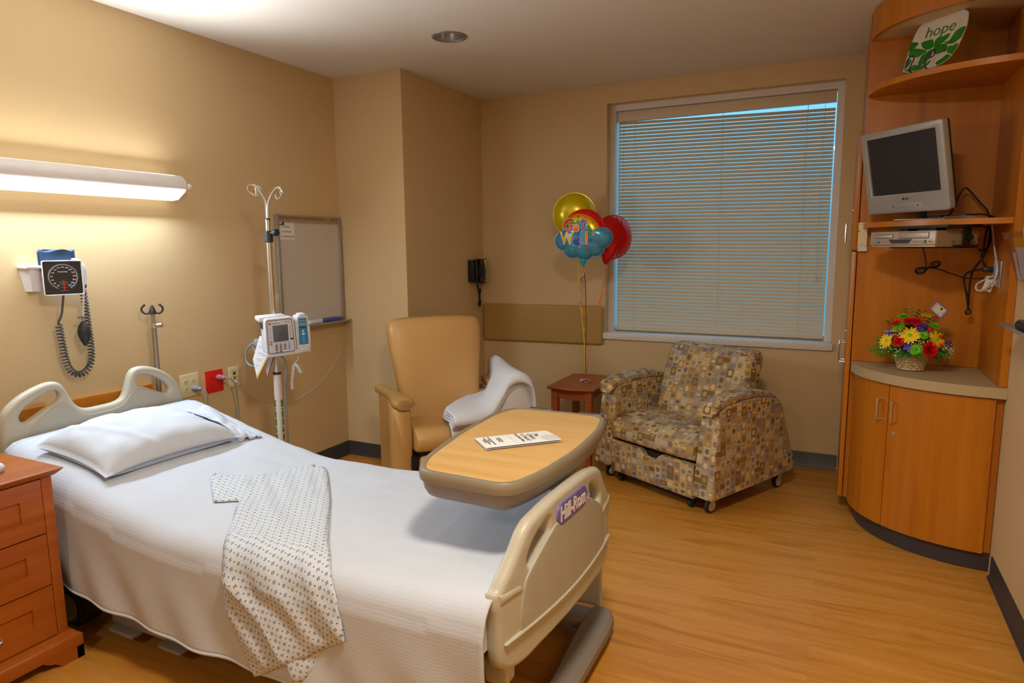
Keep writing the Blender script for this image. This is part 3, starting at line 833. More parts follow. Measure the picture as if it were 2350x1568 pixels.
# ------------------------------------------------------------------ overbed table
ot = thing('overbed_table', 'maple topped overbed table with taupe rim, reaching across the bed foot', 'table', (2.17, -1.67, 0))
TZ = .826
tc_ = [(2.045, -2.095), (2.352, -2.105), (2.392, -1.95), (2.41, -1.70), (2.395, -1.45), (2.352, -1.268), (1.965, -1.282), (1.93, -1.40), (1.945, -1.70), (1.99, -1.98)]
def rr(poly, r, n=6):
    o = []
    for i, p in enumerate(poly):
        p = Vector(p); a = Vector(poly[i-1]); b = Vector(poly[(i+1) % len(poly)])
        d1 = (a-p).normalized(); d2 = (b-p).normalized()
        k = min(r, (a-p).length*.45, (b-p).length*.45)
        s_, e = p+d1*k, p+d2*k
        for t in range(n+1):
            t /= n; o.append(tuple(s_*(1-t)**2+p*2*t*(1-t)+e*t*t))
    return o
edge = rr(tc_, .07)
cxy = Vector((2.17, -1.68))
def inset(L, d):
    o = []
    n = len(L)
    for i in range(n):
        a, b = Vector(L[i-1]), Vector(L[(i+1) % n]); t = (b-a).normalized(); nn = Vector((-t.y, t.x))
        o.append(tuple(Vector(L[i])+nn*d))
    return o
def loopz(L, z): return [(p[0], p[1], z) for p in L]
MB('maple').rings([loopz(inset(edge, .022), TZ-.02), loopz(inset(edge, .022), TZ)]).build('tabletop', ot)
MB('tablegrey').rings([loopz(inset(edge, .024), TZ-.002), loopz(inset(edge, .021), TZ+.001), loopz(inset(edge, .016), TZ+.004), loopz(inset(edge, .007), TZ+.003), loopz(inset(edge, .001), TZ-.004), loopz(edge, TZ-.018), loopz(inset(edge, .002), TZ-.032), loopz(inset(edge, .008), TZ-.036), loopz(inset(edge, .03), TZ-.036)], caps=False).build('rim', ot)
for y0, y1, x in ((-1.283, -1.277, 0),):
    for xa, xb in ((2.035, 2.13), (2.24, 2.335)):
        MB('steel').bb((xa, -1.292, TZ-.006), (xb, -1.268, TZ+.0065), bev=.002).build('rim_clip', ot)
MB('tablegrey2').rings([loopz(inset(edge, .010), TZ-.036), loopz(inset(edge, .014), TZ-.060), loopz(inset(edge, .024), TZ-.078), loopz(inset(edge, .034), TZ-.084)]).build('under_tray', ot)
MB('steel').bb((2.06, -1.98, TZ-.094), (2.30, -1.30, TZ-.084), bev=.002).build('mounting_plate', ot)
MB('basegrey').bb((2.13, -1.365, .06), (2.21, -1.295, TZ-.09), bev=.01).build('column', ot)
tb = MB('basegrey')
def leg(pts, w, z0, z1):
    rs = []
    for (x, y, s_) in pts: rs.append([(x-w*s_, y, z0), (x-w*s_, y, z1-.012), (x-w*s_+.012, y, z1), (x+w*s_-.012, y, z1), (x+w*s_, y, z1-.012), (x+w*s_, y, z0)])
    return rs
tb.rings(leg([(2.395, -2.06, .8), (2.385, -1.75, .9), (2.372, -1.47, 1.1), (2.368, -1.37, 1.0), (2.36, -1.335, .7)], .052, .045, .085))
tb.rings(leg([(1.955, -2.06, .8), (1.955, -1.75, .9), (1.97, -1.47, 1.1), (1.97, -1.37, 1.0), (1.98, -1.335, .7)], .052, .045, .085))
tb.bb((1.95, -1.46, .045), (2.37, -1.345, .08), bev=.006)
tb.build('base', ot)
for x, y in ((2.40, -2.03), (2.372, -1.40), (1.96, -2.03), (1.97, -1.40)):
    c = MB('rubber').cyl((x-.012, y, .024), (x+.012, y, .024), .024, bev=.004).build('caster', ot)
    MB('bedgrey').bb((x-.015, y-.012, .03), (x+.015, y+.012, .05)).build('fork', c)

# leaflet on the table
T_ = Matrix.Translation((2.182, -1.704, TZ+.0015)) @ Matrix.Rotation(math.radians(-44.2), 4, 'Z')
lf = MB('paper')
def leaf_pg(z, bow): return lambda u, v: Vector(((u-.5)*.135, (v-.5)*.262, z+bow*math.sin(PI*u)*.5+bow*u))
lf.surf(leaf_pg(.0015, .001), 6, 4, T=T_).surf(leaf_pg(.004, .004), 8, 4, T=T_)
def on(x, y, dz=.0012): return T_ @ Matrix.Translation((x, y, .004+.002+.0035+dz)) @ Matrix.Rotation(-PI/2, 4, 'X')
lf.text('The', .022, 'ink', on(-.012, .070), .0002, shear=.3).text('Choice', .022, 'ink', on(.0, .050), .0002, shear=.3).text('is Yours!', .022, 'ink', on(.002, .028), .0002, shear=.3).text('Room Service Menu', .0115, 'ink', on(0, .008), .0002, .0002)
lf.bb((-.055, -.022, .009), (.055, -.021, .0096), 'papergrey', T=T_)
for y, w in ((-.058, .05), (-.066, .044), (-.090, .09), (-.098, .03), (-.106, .08), (-.114, .035)):
    lf.bb((-w/2, y-.0016, .0098), (w/2, y+.0012, .0102), 'ink', T=T_)
lf.cyl((0.028, .105, .0085), (.028, .105, .0088), .03, mat='papergrey', T=T_)
tag(lf.build('menu_leaflet'), 'folded white menu leaflet lying on the overbed table', 'leaflet')

# ------------------------------------------------------------------ nightstand
ns = thing('nightstand', 'reddish wooden nightstand with three panelled drawers beside the bed', 'nightstand', (.45, -2.58, 0))
nx0, nx1, ny0, ny1, nz = .215, .675, -2.86, -2.345, .72
MB('redwood').bb((nx0, ny0, .1), (nx1-.022, ny1, nz-.028)).bb((nx1-.024, ny1-.035, .1), (nx1, ny1, nz-.028), bev=.003).bb((nx1-.024, ny0, .1), (nx1, ny0+.035, nz-.028), bev=.003).build('body', ns)
tp = MB('redwood'); o_ = .028
def rect(d, z): return [(nx0, ny0-d, z), (nx1+d, ny0-d, z), (nx1+d, ny1+d, z), (nx0, ny1+d, z)]
tp.rings([rect(.004, nz-.028), rect(.012, nz-.022), rect(.026, nz-.008), rect(.028, nz-.004), rect(.022, nz)]).build('top', ns, sharp=20)
pb = MB('redwood')
pb.rings([rect(.03, .045), rect(.03, .088), rect(.024, .094), rect(.014, .098), rect(.012, .106), rect(.0, .11)])
ft_ = [(0, 0), (.075, 0), (.10, .022), (.12, .03), (.14, .046), (0, .046)]
FW = ny1-ny0+.06; FD = nx1-nx0+.03
pb.plate([[(x, z) for x, z in ft_]], .024, T=Matrix.Translation((nx1+.018, ny0-.03, 0)) @ Matrix.Rotation(PI/2, 4, 'Z'))
pb.plate([[(FW-x, z) for x, z in ft_][::-1]], .024, T=Matrix.Translation((nx1+.018, ny0-.03, 0)) @ Matrix.Rotation(PI/2, 4, 'Z'))
pb.plate([[(FD-x, z) for x, z in ft_][::-1]], .024, T=Matrix.Translation((nx0, ny1+.018, 0)))
pb.plate([[(x, z) for x, z in ft_]], .024, T=Matrix.Translation((nx0, ny1+.018, 0)))
pb.plate([[(FD-x, z) for x, z in ft_][::-1]], .024, T=Matrix.Translation((nx0, ny0-.018, 0)))
pbo = pb.build('plinth', ns, sharp=20)
dz = [(.115, .30), (.305, .49), (.495, .688)]
for z0, z1 in dz:
    d_ = MB('redwood')
    y0, y1 = ny0+.038, ny1-.038; x = nx1+.002; b = .07
    for a, c in (((y0, z0), (y1, z0+b*.85)), ((y0, z1-b*.85), (y1, z1)), ((y0, z0+b*.85), (y0+b, z1-b*.85)), ((y1-b, z0+b*.85), (y1, z1-b*.85))):
        d_.bb((x-.02, a[0], a[1]), (x, c[0], c[1]))
    d_.bb((x-.02, y0+b, z0+b*.85), (x-.008, y1-b, z1-b*.85))
    do = d_.build('drawer', ns)
    yc = (y0+y1)/2; zc = (z0+z1)/2-.02
    MB('chrome').tube([(x-.009, yc-.05, zc), (x+.012, yc-.046, zc), (x+.02, yc-.03, zc-.003), (x+.022, yc, zc-.004), (x+.02, yc+.03, zc-.003), (x+.012, yc+.046, zc), (x-.009, yc+.05, zc)], .005, smooth=4).build('handle', do)
wd_ = MB('pump').rings([[(.56+q*math.cos(a)*(1.0), -2.525+.095*s_*math.sin(a)/1, z) for a in [2*PI*i/20 for i in range(20)]] for q, s_, z in ((.045, .9, nz+.0005), (.05, 1, nz+.012), (.05, 1, nz+.02), (.044, .93, nz+.028), (.03, .8, nz+.03))])
tag(wd_.build('bedside_device', None), 'white plastic device resting on top of the nightstand, cut off by the left edge', 'device')
# ------------------------------------------------------------------ tan recliner in the corner
RF_ = math.atan2(-.645, .764)                      # facing direction
rcl = thing('recliner', 'tan vinyl recliner with high back standing in the corner', 'recliner', (.81, -.12, 0), RF_+PI/2)
# own frame: -y forward, x to the viewer's right, origin below the top of the back
def cushion(m, w, h, d, T, mat=None, puff=.02, r=.04, n=14, power=5, taper=0.0, uvk=1.0):
    """soft box: superellipsoid-edged slab, width x, depth y, height z"""
    def fn(u, v):
        a, b_ = 2*PI*u, PI*(v-.5)
        def se(c, e): return math.copysign(abs(c)**e, c)
        e1 = 2/power
        cx, cy, cz = se(math.cos(b_), e1)*se(math.cos(a), e1), se(math.cos(b_), e1)*se(math.sin(a), e1), se(math.sin(b_), e1)
        k = 1+puff*(1-cx*cx)*(1-cz*cz)
        return Vector((cx*w/2*(1-taper*(cz+1)/2), cy*d/2*k, cz*h/2))
    return m.surf(fn, 48, 28, mat, T=T, wrapu=True)
ba = math.radians(11)
m = MB('vinyl')
rs = []
# high back: outline sweeps wider towards the top, pad slightly crowned
prof = [(.40, .50, .080), (.50, .505, .082), (.62, .515, .084), (.75, .545, .085), (.87, .580, .085), (.95, .592, .082), (1.00, .590, .075), (1.028, .570, .058), (1.040, .53, .03)]
for z, w, dth in prof:
    yb = -.155+(z-.40)*.20
    r = []
    N = 40
    for k in range(N):
        a = 2*PI*k/N
        c, s_ = math.cos(a), math.sin(a)
        x = math.copysign(abs(c)**.32, c)*w/2; y = math.copysign(abs(s_)**.55, s_)*dth
        wing = -.018*(abs(x)/(w/2))**3
        crown = .012*(1-(2*x/w)**2) if s_ < 0 else 0
        zz = z+(.014*(1-(2*x/w)**2)-.006 if z > .98 else 0)
        r.append((x, yb+y+wing-crown, zz))
    rs.append(r)
m.rings(rs).build('backrest', rcl, local=True, sharp=60)
m = MB('vinyl')
rs = []
for x_, s_ in ((-.265, .90), (-.258, .97), (-.24, 1), (0, 1.02), (.24, 1), (.258, .97), (.265, .90)):
    pr = [(-.12, .455), (-.25, .466), (-.40, .470), (-.50, .465), (-.55, .447), (-.572, .41), (-.572, .365), (-.555, .335), (-.50, .325), (-.12, .33)]
    rs.append([(x_, -.34+(y+.34)*s_, .40+(z-.40)*s_) for y, z in pr])
sm = m.rings(rs).build('seat', rcl, local=True, sharp=60, mods=[('SUBSURF', dict(levels=2, render_levels=2))])
m = MB('vinyl'); m.box((0, -.535, .185), (.49, .07, .25), bev=.03, seg=4); m.build('footrest', rcl, local=True, sharp=60)
for sg in (-1, 1):
    # arm panel with front pillar
    m = MB('vinyl')
    x0 = sg*.330
    rs = []
    for y, w, zt in ((-.05, .03, .585), (-.10, .034, .60), (-.25, .036, .60), (-.36, .040, .60), (-.40, .055, .60), (-.44, .060, .60), (-.475, .054, .59), (-.49, .04, .58)):
        fr = y < -.38
        r = []
        for k in range(9):
            z = .055+(zt-.055)*k/8
            bul = .010*math.exp(-((z-.40)/.12)**2) if fr else 0
            r.append((x0-sg*(w+bul), y, z))
        for k in range(8, -1, -1):
            z = .055+(zt-.055)*k/8
            r.append((x0+sg*w, y, z))
        rs.append(r if sg > 0 else r[::-1])
    am = m.rings(rs).build('arm', rcl, local=True, sharp=60)
    # padded arm cap: hook shaped, wide at the front
    m = MB('vinyl2')
    cap = [(-.02, .022, .012), (-.04, .032, .01), (-.12, .034, .006), (-.22, .037, .0), (-.32, .044, -.006), (-.40, .058, -.008), (-.45, .064, -.008), (-.49, .062, -.008), (-.515, .045, -.008)]
    rs = []
    for y, w, off in cap:
        cz = .608; hh = .027
        rs.append([(x0+sg*off*2+w*math.copysign(abs(math.cos(a))**.7, math.cos(a)), y, cz+(.010*math.sin((y+.52)*4))+hh*math.copysign(abs(math.sin(a))**.7, math.sin(a))) for a in [2*PI*i/24 for i in range(24)]])
    cp = m.rings(rs).build('arm_cap', am, local=True, sharp=60)
    MB('bedgrey').cyl((x0-sg*.03, -.512, .606), (x0-sg*.03, -.519, .606), .009).build('screw_cover', cp, local=True)
MB('black').bb((-.28, -.50, .24), (.28, -.1, .30)).bb((-.25, -.47, .07), (.25, -.05, .13)).cyl((-.24, -.50, .315), (.24, -.50, .315), .014).build('mechanism', rcl, local=True)
for x, y in ((-.31, -.42), (.31, -.42), (-.31, -.02), (.31, -.02)):
    MB('rubber').cyl((x-.012, y, .024), (x+.012, y, .024), .024).bb((x-.016, y-.01, .03), (x+.016, y+.01, .06)).build('caster', rcl, local=True)

# folded white blanket thrown over the recliner's far arm
TRc = rcl.matrix_basis
m = MB('blanketroll')
def blk(k):
    def fn(u, v):
        # u along the chair depth (-y), v across: from seat, up over the arm, down outside
        sl_ = (.60 if k else .76)*u; over = max(0, sl_-.56+k*.004); y = -.05-min(sl_, .56)-.03*(1-math.exp(-over*14))+.012*math.sin(v*9+k)-k*.010
        path = [(-.06+.02*u, .482), (.05, .486), (.16, .505), (.235, .60), (.275, .668+.008*(1-u)), (.335, .69+.01*(1-u)), (.385, .655+.008*(1-u)), (.405, .56), (.405, .45-.0*k)]
        t = v*(len(path)-1); i = min(int(t), len(path)-2); f_ = t-i
        p0, p1, p2, p3 = path[max(i-1, 0)], path[i], path[i+1], path[min(i+2, len(path)-1)]
        q = [.5*(2*p1[c]+(p2[c]-p0[c])*f_+(2*p0[c]-5*p1[c]+4*p2[c]-p3[c])*f_*f_+(3*p1[c]-p0[c]-3*p2[c]+p3[c])*f_**3) for c in (0, 1)]
        # skewed: the front edge trails further onto the seat
        xs = q[0]+(.26-.30*sstep(0, .75, u))*(1-v)**1.5*(1 if v < .5 else 1)
        return Vector((xs, y, q[1]-over*.9+k*.017+.006*noise.noise(Vector((u*4, v*5, k)))))
    return fn
for k in range(5): m.surf(blk(k), 24, 40)
m.X = Matrix()
b_ = m.build('folded_blanket', None, local=True, sharp=180, mods=[('SOLIDIFY', dict(thickness=.010, offset=1))])
b_.matrix_basis = TRc.copy()
tag(b_, 'folded white blanket draped over one arm and the seat of the tan recliner', 'blanket')

# ------------------------------------------------------------------ end table
et = thing('end_table', 'small reddish wooden end table between the recliner and the patterned armchair', 'table', (1.565, .60, 0))
ex, ey, ez = 1.565, .60, .548
def bowrect(hx, hy, bow, z, n=8):
    o = []
    for i in range(n): t = -1+2*i/n; o.append((ex+hx*t, ey-hy-bow*(1-t*t), z))
    for i in range(n): t = -1+2*i/n; o.append((ex+hx, ey+hy*t, z))
    for i in range(n): t = 1-2*i/n; o.append((ex+hx*t, ey+hy+bow*(1-t*t), z))
    for i in range(n): t = 1-2*i/n; o.append((ex-hx, ey+hy*t, z))
    return o
hx, hy = .165, .245
MB('tablewood').rings([bowrect(hx-.03, hy-.03, .025, ez-.03), bowrect(hx-.008, hy-.008, .03, ez-.018), bowrect(hx, hy, .03, ez-.008), bowrect(hx-.006, hy-.006, .03, ez)]).build('tabletop', et)
ap = MB('tablewood')
for s_ in (-1, 1):
    pts = [(-hx+.05, ez-.03), (hx-.05, ez-.03), (hx-.05, ez-.075)]+[((hx-.05)*(1-2*i/10), ez-.075-.016*(1-(1-2*i/10)**2)) for i in range(1, 10)]+[(-hx+.05, ez-.075)]
    ap.plate([pts[::-1]], .018, T=Matrix.Translation((ex, ey+s_*(hy-.045), 0)))
    ap.bb((ex+s_*(hx-.05)-.009, ey-hy+.05, ez-.08), (ex+s_*(hx-.05)+.009, ey+hy-.05, ez-.03))
ap.build('apron', et)
for sx_ in (-1, 1):
    for sy in (-1, 1):
        lx, ly = ex+sx_*(hx-.045), ey+sy*(hy-.05)
        MB('tablewood').rings([[(lx+a*w, ly+b_*w, z) for a, b_ in ((-1, -1), (1, -1), (1, 1), (-1, 1))] for z, w in ((0, .017), (ez-.12, .022), (ez-.025, .022))]).build('leg', et)

# ------------------------------------------------------------------ patterned armchair
PF = math.atan2(-.887, -.46)
# front caster contact points: right (2.49,-.006), left (1.90,.305); origin between them
pa = thing('patterned_armchair', 'wide armchair on casters upholstered in tan and grey squares and ovals', 'armchair', (2.195, .15, 0), PF+PI/2)
# own frame: -y forward, +x viewer's right; front of the arms at y about -.06
AX = .385
def fab(m, name, par, **k): m.boxuv(); return m.build(name, par, local=True, **k)
for sg in (-1, 1):
    # arm: sloping side panel, wider at the base, with front face
    side = [(-.065, .10), (-.045, .30), (-.02, .50), (.0, .585), (.06, .605), (.25, .618), (.40, .612), (.52, .585), (.565, .565), (.60, .50), (.70, .24), (.735, .16), (.728, .13), (.70, .117), (-.04, .098), (-.06, .102)]
    m = MB('fabric')
    rs = []
    for xx, k in ((-.055, .0), (-.05, 1), (.055, 1), (.06, .0)):
        ins = .012 if k == 0 else 0
        cyy = sum(p[0] for p in side)/len(side); czz = sum(p[1] for p in side)/len(side)
        rs.append([(sg*AX+sg*xx*(1+.35*(.6-z)) , y+(cyy-y)*ins*2, z+(czz-z)*ins*2) for y, z in side])
    am = fab(m.rings(rs), 'arm', pa, sharp=30)
    m = MB('fabric')
    cap = [(-.03, .575, .045, .018), (-.02, .590, .06, .024), (.0, .605, .062, .026), (.06, .622, .060, .026), (.20, .638, .058, .026), (.35, .638, .055, .026), (.48, .612, .050, .024), (.56, .580, .044, .018), (.575, .572, .035, .010)]
    rs = []
    for y, z, w, h in cap:
        rs.append([(sg*AX+w*math.copysign(abs(math.cos(a))**.6, math.cos(a)), y-.02, z+h*math.copysign(abs(math.sin(a))**.6, math.sin(a))) for a in [2*PI*i/20 for i in range(20)]])
    fab(m.rings(rs), 'arm_cap', am, sharp=60)
# seat cushion
m = MB('fabric'); rs = []
for x_, s_ in ((-.322, .88), (-.316, .97), (-.29, 1), (0, 1.0), (.29, 1), (.316, .97), (.322, .88)):
    pr = [(.50, .425), (.20, .432), (.06, .425), (-.02, .405), (-.062, .37), (-.07, .33), (-.06, .29), (-.035, .272), (.50, .275)]
    rs.append([(x_, .2+(y-.2)*s_, .35+(z-.35)*s_) for y, z in pr])
fab(m.rings(rs), 'seat', pa, sharp=60, mods=[('SUBSURF', dict(levels=2, render_levels=2))])
# back cushion, leaning back
m = MB('fabric'); rs = []
for z, w, d_ in ((.30, .60, .09), (.42, .615, .095), (.60, .62, .095), (.74, .625, .09), (.80, .62, .08), (.832, .60, .06), (.842, .56, .035)):
    yb = .40+(z-.40)*.33
    rs.append([(math.copysign(abs(math.cos(a))**.25, math.cos(a))*w/2, yb+math.copysign(abs(math.sin(a))**.5, math.sin(a))*d_-.010*(1-abs(math.cos(a))**4)*(1 if math.sin(a) < 0 else 0), z) for a in [2*PI*i/44 for i in range(44)]])
fab(m.rings(rs), 'backrest', pa, sharp=60)
# pull-out front panel with a finger notch
pw_, z0, z1 = .315, .072, .268
out = [(-pw_, z0), (pw_, z0), (pw_, z1), (.085, z1), (.065, z1-.012), (.045, z1-.035), (.025, z1-.042), (-.025, z1-.042), (-.045, z1-.035), (-.065, z1-.012), (-.085, z1), (-pw_, z1)]
m = MB('fabric').plate([out], .05, bev=.012, T=Matrix.Translation((0, -.035, 0)))
fab(m, 'front_panel', pa, sharp=50)
MB('black').bb((-.31, -.02, .10), (.31, .60, .262)).bb((-.32, .02, .262), (.32, .5, .29)).build('frame', pa, local=True)
for x, y, big in ((AX, .015, 1), (-AX, .015, 1), (AX, .66, 1), (-AX, .66, 1), (.27, .0, 0), (-.27, .0, 0)):
    r = .042 if big else .024
    c = MB('phonewhite' if big else 'black').bb((x-.020, y-.016, r*.9), (x-.015, y+.016, .10 if big else .07)).bb((x+.015, y-.016, r*.9), (x+.020, y+.016, .10 if big else .075)).bb((x-.02, y-.016, .09 if big else .06), (x+.02, y+.016, .112 if big else .085)).build('caster', pa, local=True)
    MB('rubber').cyl((x-.012, y, r), (x+.012, y, r), r, bev=.005).build('wheel', c, local=True)
    if big: MB('phonewhite').cyl((x-.0135, y, r), (x+.0135, y, r), r*.68).build('hub', c, local=True)
# ------------------------------------------------------------------ wardrobe and curved corner unit on the right wall
wy0, wy1 = .30, 1.045
wdb = thing('wardrobe', 'tall cherry laminate wardrobe beside the window, seen edge on', 'wardrobe', (3.49, .67, 0))
MB('cherry').bb((3.196, wy0+.002, .09), (W-.001, wy1, H-.002)).bb((3.25, wy0+.01, 0), (W-.001, wy1-.01, .09), 'base').build('body', wdb)
for z0, z1 in ((.095, 1.427), (1.435, 2.035)):
    for a, b in ((wy0-.01, .668), (.674, wy1-.004)):
        d_ = MB('cherry').bb((3.170, a, z0), (3.192, b, z1), bev=.001).build('door', wdb)
        near = a < .5
        ym = (b-.04) if near else (a+.04)
        zz = (.79, .90) if z0 < 1 else (1.475, 1.585)
        MB('chrome').tube([(3.170, ym, zz[0]), (3.145, ym, zz[0]), (3.138, ym, zz[0]+.008), (3.138, ym, zz[1]-.008), (3.145, ym, zz[1]), (3.170, ym, zz[1])], .0048, smooth=3).build('handle', d_)
        if near: MB('chrome').cyl((3.171, ym, zz[1]+.07), (3.163, ym, zz[1]+.07), .009).build('lock', d_)

YB = .29
def arc(a, b, n=40, t0=0.0, t1=1.0):
    return [(W-a*math.cos(PI/2*(t0+(t1-t0)*i/n)), YB-b*math.sin(PI/2*(t0+(t1-t0)*i/n))) for i in range(n+1)]
def quarter(a, b, z0, z1, mat, xr=W, yb=YB, n=48):
    pts = [p for p in arc(a, b, n) if p[0] < xr-.001]
    t = math.acos(min(1, (W-xr)/a))/(PI/2)
    pts.append((xr, YB-b*math.sin(PI/2*t)))
    pts = pts+[(xr, yb)]
    return MB(mat).rings([[(x, y, z0) for x, y in pts], [(x, y, z1) for x, y in pts]])
cb = thing('corner_cabinet', 'cherry laminate base cabinet with bowed double doors in the right corner', 'cabinet', (3.55, .1, 0))
quarter(.548, .468, .088, .80, 'cherry', W-.002).build('body', cb)
quarter(.535, .470, .004, .088, 'base', W-.002).build('toe_kick', cb)
def tpos(x, a): return math.acos((W-x)/a)/(PI/2)
def arcdoor(t0, t1):
    o = arc(.572, .497, 24, t0, t1); i = arc(.550, .475, 24, t0, t1)[::-1]
    L = o+i
    return MB('cherry').rings([[(x, y, .092) for x, y in L], [(x, y, .796) for x, y in L]])
ts = tpos(3.362, .572)
dl = arcdoor(.0, ts-.003).build('door', cb); dr = arcdoor(ts+.003, .962).build('door', cb)
MB('cherry').bb((W-.034, YB-.472, .09), (W-.002, YB-.40, .80)).build('filler_strip', cb)
def onarc(t, off=0):
    x = W-.572*math.cos(PI/2*t); y = YB-.497*math.sin(PI/2*t)
    n = Vector((-math.cos(PI/2*t)/.572, -math.sin(PI/2*t)/.497, 0)).normalized()
    return Vector((x, y, 0))+n*off
for dd, t in ((dl, ts-.045), (dr, ts+.045)):
    z0, z1 = .622, .722
    P_ = lambda off, z: onarc(t, off)+Vector((0, 0, z))
    MB('chrome').tube([P_(0, z0), P_(.022, z0), P_(.03, z0+.008), P_(.03, z1-.008), P_(.022, z1), P_(0, z1)], .0048, smooth=3).build('handle', dd)
p0 = onarc(ts+.045, -.002)+Vector((0, 0, .565)); p1 = onarc(ts+.045, .006)+Vector((0, 0, .565))
MB('chrome').cyl(p0, p1, .0105, bev=.001).build('lock', dr)
ct = quarter(.590, .517, .803, .85, 'counter', W-.001)
tag(ct.build('countertop', None), 'beige laminate counter with a curved front, on the corner cabinet', 'countertop')
su = thing('corner_shelf_unit', 'cherry laminate wall shelf unit with curved shelves above the corner counter', 'shelving', (3.55, .1, .852))
MB('cherry').bb((3.197, YB-.002, .852), (W-.002, wy0, H-.002)).build('back_panel', su)
MB('cherry').bb((W-.03, YB-.497, .852), (W-.0015, YB-.002, H-.002)).build('side_panel', su)
quarter(.588, .495, 2.198, 2.224, 'cherryx', W-.031, YB-.0025).build('shelf', su)
quarter(.575, .485, 1.546, 1.571, 'cherryx', W-.031, YB-.0025).build('shelf', su)
o_ = arc(.588, .497, 40); i_ = arc(.568, .477, 40)[::-1]
MB('cherry').rings([[(x, y, 2.465) for x, y in o_+i_], [(x, y, H-.002) for x, y in o_+i_]]).build('header', su)
quarter(.567, .476, 2.470, 2.485, 'wall', W-.031, YB-.0025).build('soffit', su)

# television
tv = thing('television', 'silver framed flat television standing on the middle shelf, screen off', 'television', (3.364, 0, 1.571))
T = TR((3.364, 0, 1.804), -.84, -.222)
w, h = .453, .391
fr_ = [(-w/2, -h/2), (w/2, -h/2), (w/2, h/2), (-w/2, h/2)]
sx0, sx1, sz0, sz1 = -.192, .188, -.106, .163
MB('tvsilver').plate([rr(fr_, .016), [(sx0, sz0), (sx0, sz1), (sx1, sz1), (sx1, sz0)]], .034, bev=.005, T=T).build('bezel', tv)
MB('tvscreen').bb((sx0-.002, -.006, sz0-.002), (sx1+.002, .004, sz1+.002), T=T).build('screen', tv)
MB('black').bb((-w/2+.004, .014, -h/2+.004), (w/2-.004, .032, h/2-.004), bev=.006, T=T).bb((-w/2+.04, .03, -h/2+.04), (w/2-.04, .056, h/2-.04), 'black', .008, T=T).bb((-.14, .05, -.12), (.14, .085, .12), 'black', .012, T=T).build('back_shell', tv)
k = MB('tvsilver').plate([[(-.105, -.186), (.105, -.186), (.083, -.150), (-.083, -.150)]], .003, bev=.001, T=T @ Matrix.Translation((0, -.018, 0)))
for x in (-.068, .068): k.cyl((x, -.0185, -.163), (x, -.021, -.163), .003, mat='black', T=T)
for i in range(6): k.cyl((-.048+i*.0165, -.0185, -.168), (-.048+i*.0165, -.022, -.168), .0042, mat='tvsilver', T=T, seg=10)
k.build('control_panel', tv)
MB('ink').cyl((-.010, -.0165, -.130), (-.010, -.0185, -.130), .0065, T=T).text('LG', .015, 'ink', T @ Matrix.Translation((.010, -.018, -.130)), fat=.0003).build('maker_mark', tv)
MB('black').bb((3.43, .055, 1.58), (3.47, .095, 1.70), bev=.006).bb((3.33, -.02, 1.5725), (3.47, .13, 1.582), bev=.004).build('neck', tv)
MB('tvsilver').plate([rr([(-.11, -.075), (.11, -.06), (.11, .075), (-.11, .085)], .03)], .008, bev=.003, T=flat(Matrix.Translation((3.44, .03, 1.5755)))).build('foot_plate', tv)
tag(MB('tvsilver').bb((3.47, .105, 1.5725), (3.66, .165, 1.594), bev=.006, T=Matrix.Translation((3.565, .13, 0)) @ Matrix.Rotation(.12, 4, 'Z') @ Matrix.Translation((-3.565, -.13, 0))).build('converter_box', None), 'slim silver box lying behind the television on the middle shelf', 'box')

# video deck hung under the middle shelf
vc = thing('video_deck', 'silver combination disc and tape deck hung beneath the middle shelf', 'video player', (3.36, -.05, 1.452))
A, B = Vector((3.240, -.005, 0)), Vector((3.478, -.25, 0))
ya = math.atan2((B-A).y, (B-A).x); vw = (B-A).length
T = Matrix.Translation((A+B)/2+Vector((0, 0, 1.486))) @ Matrix.Rotation(ya, 4, 'Z')
hw, hh = vw/2, .035
MB('vcrside').bb((-hw+.004, .012, -hh), (hw-.004, .25, hh), T=T).build('case', vc)
MB('vcr').bb((-hw, 0, -hh+.008), (hw, .016, hh), bev=.004, T=T).bb((-hw+.012, .001, -hh), (hw-.001, .016, -hh+.007), bev=.001, T=T).build('front', vc)
MB('vcr').bb((-.145, -.003, .006), (-.045, .002, .021), T=T, bev=.001).bb((-.147, -.0008, .004), (-.043, .001, .023), 'ink', T=T).build('disc_tray', vc)
MB('vcr').bb((-.012, -.003, .004), (.138, .002, .028), T=T, bev=.001).bb((-.014, -.0008, .0015), (.140, .001, .030), 'ink', T=T).bb((.03, -.0035, .014), (.09, -.0025, .0155), 'papergrey', T=T).build('tape_door', vc)
MB('ink').plate([[(-.05, -.019), (.04, -.019), (.056, -.001), (-.066, -.001)]], .003, T=T @ Matrix.Translation((0, -.001, 0))).build('display', vc)
k = MB('vcr')
for x in (-.1, -.085, -.073, .062, .073, .084, .095, .106): k.cyl((x, 0, -.010), (x, -.004, -.010), .0035, T=T, seg=10)
k.cyl((.123, 0, -.0115), (.123, -.0035, -.0115), .007, mat='ink', T=T).cyl((.123, -.001, -.0115), (.123, -.0045, -.0115), .003, mat='ribyel', T=T, seg=10).cyl((.136, 0, -.0115), (.136, -.004, -.0115), .003, mat='paper', T=T, seg=10).cyl((.147, 0, -.0115), (.147, -.004, -.0115), .003, mat='red', T=T, seg=10)
k.build('controls', vc)
k = MB('pumpblue').bb((-.145, -.002, -.018), (-.115, .001, -.008), T=T).bb((-.141, -.0026, -.014), (-.128, 0, -.011), 'ribyel', T=T).bb((-.128, -.0026, -.015), (-.119, 0, -.011), 'ink', T=T); k.build('sticker', vc)
MB('dirt').cyl((hw-.006, .10, -.008), (hw+.003, .10, -.008), .007, T=T).build('side_screw', vc)
br_ = thing('deck_bracket', 'black metal bracket hanging from the middle shelf and holding the deck', 'bracket', (3.45, .05, 1.546))
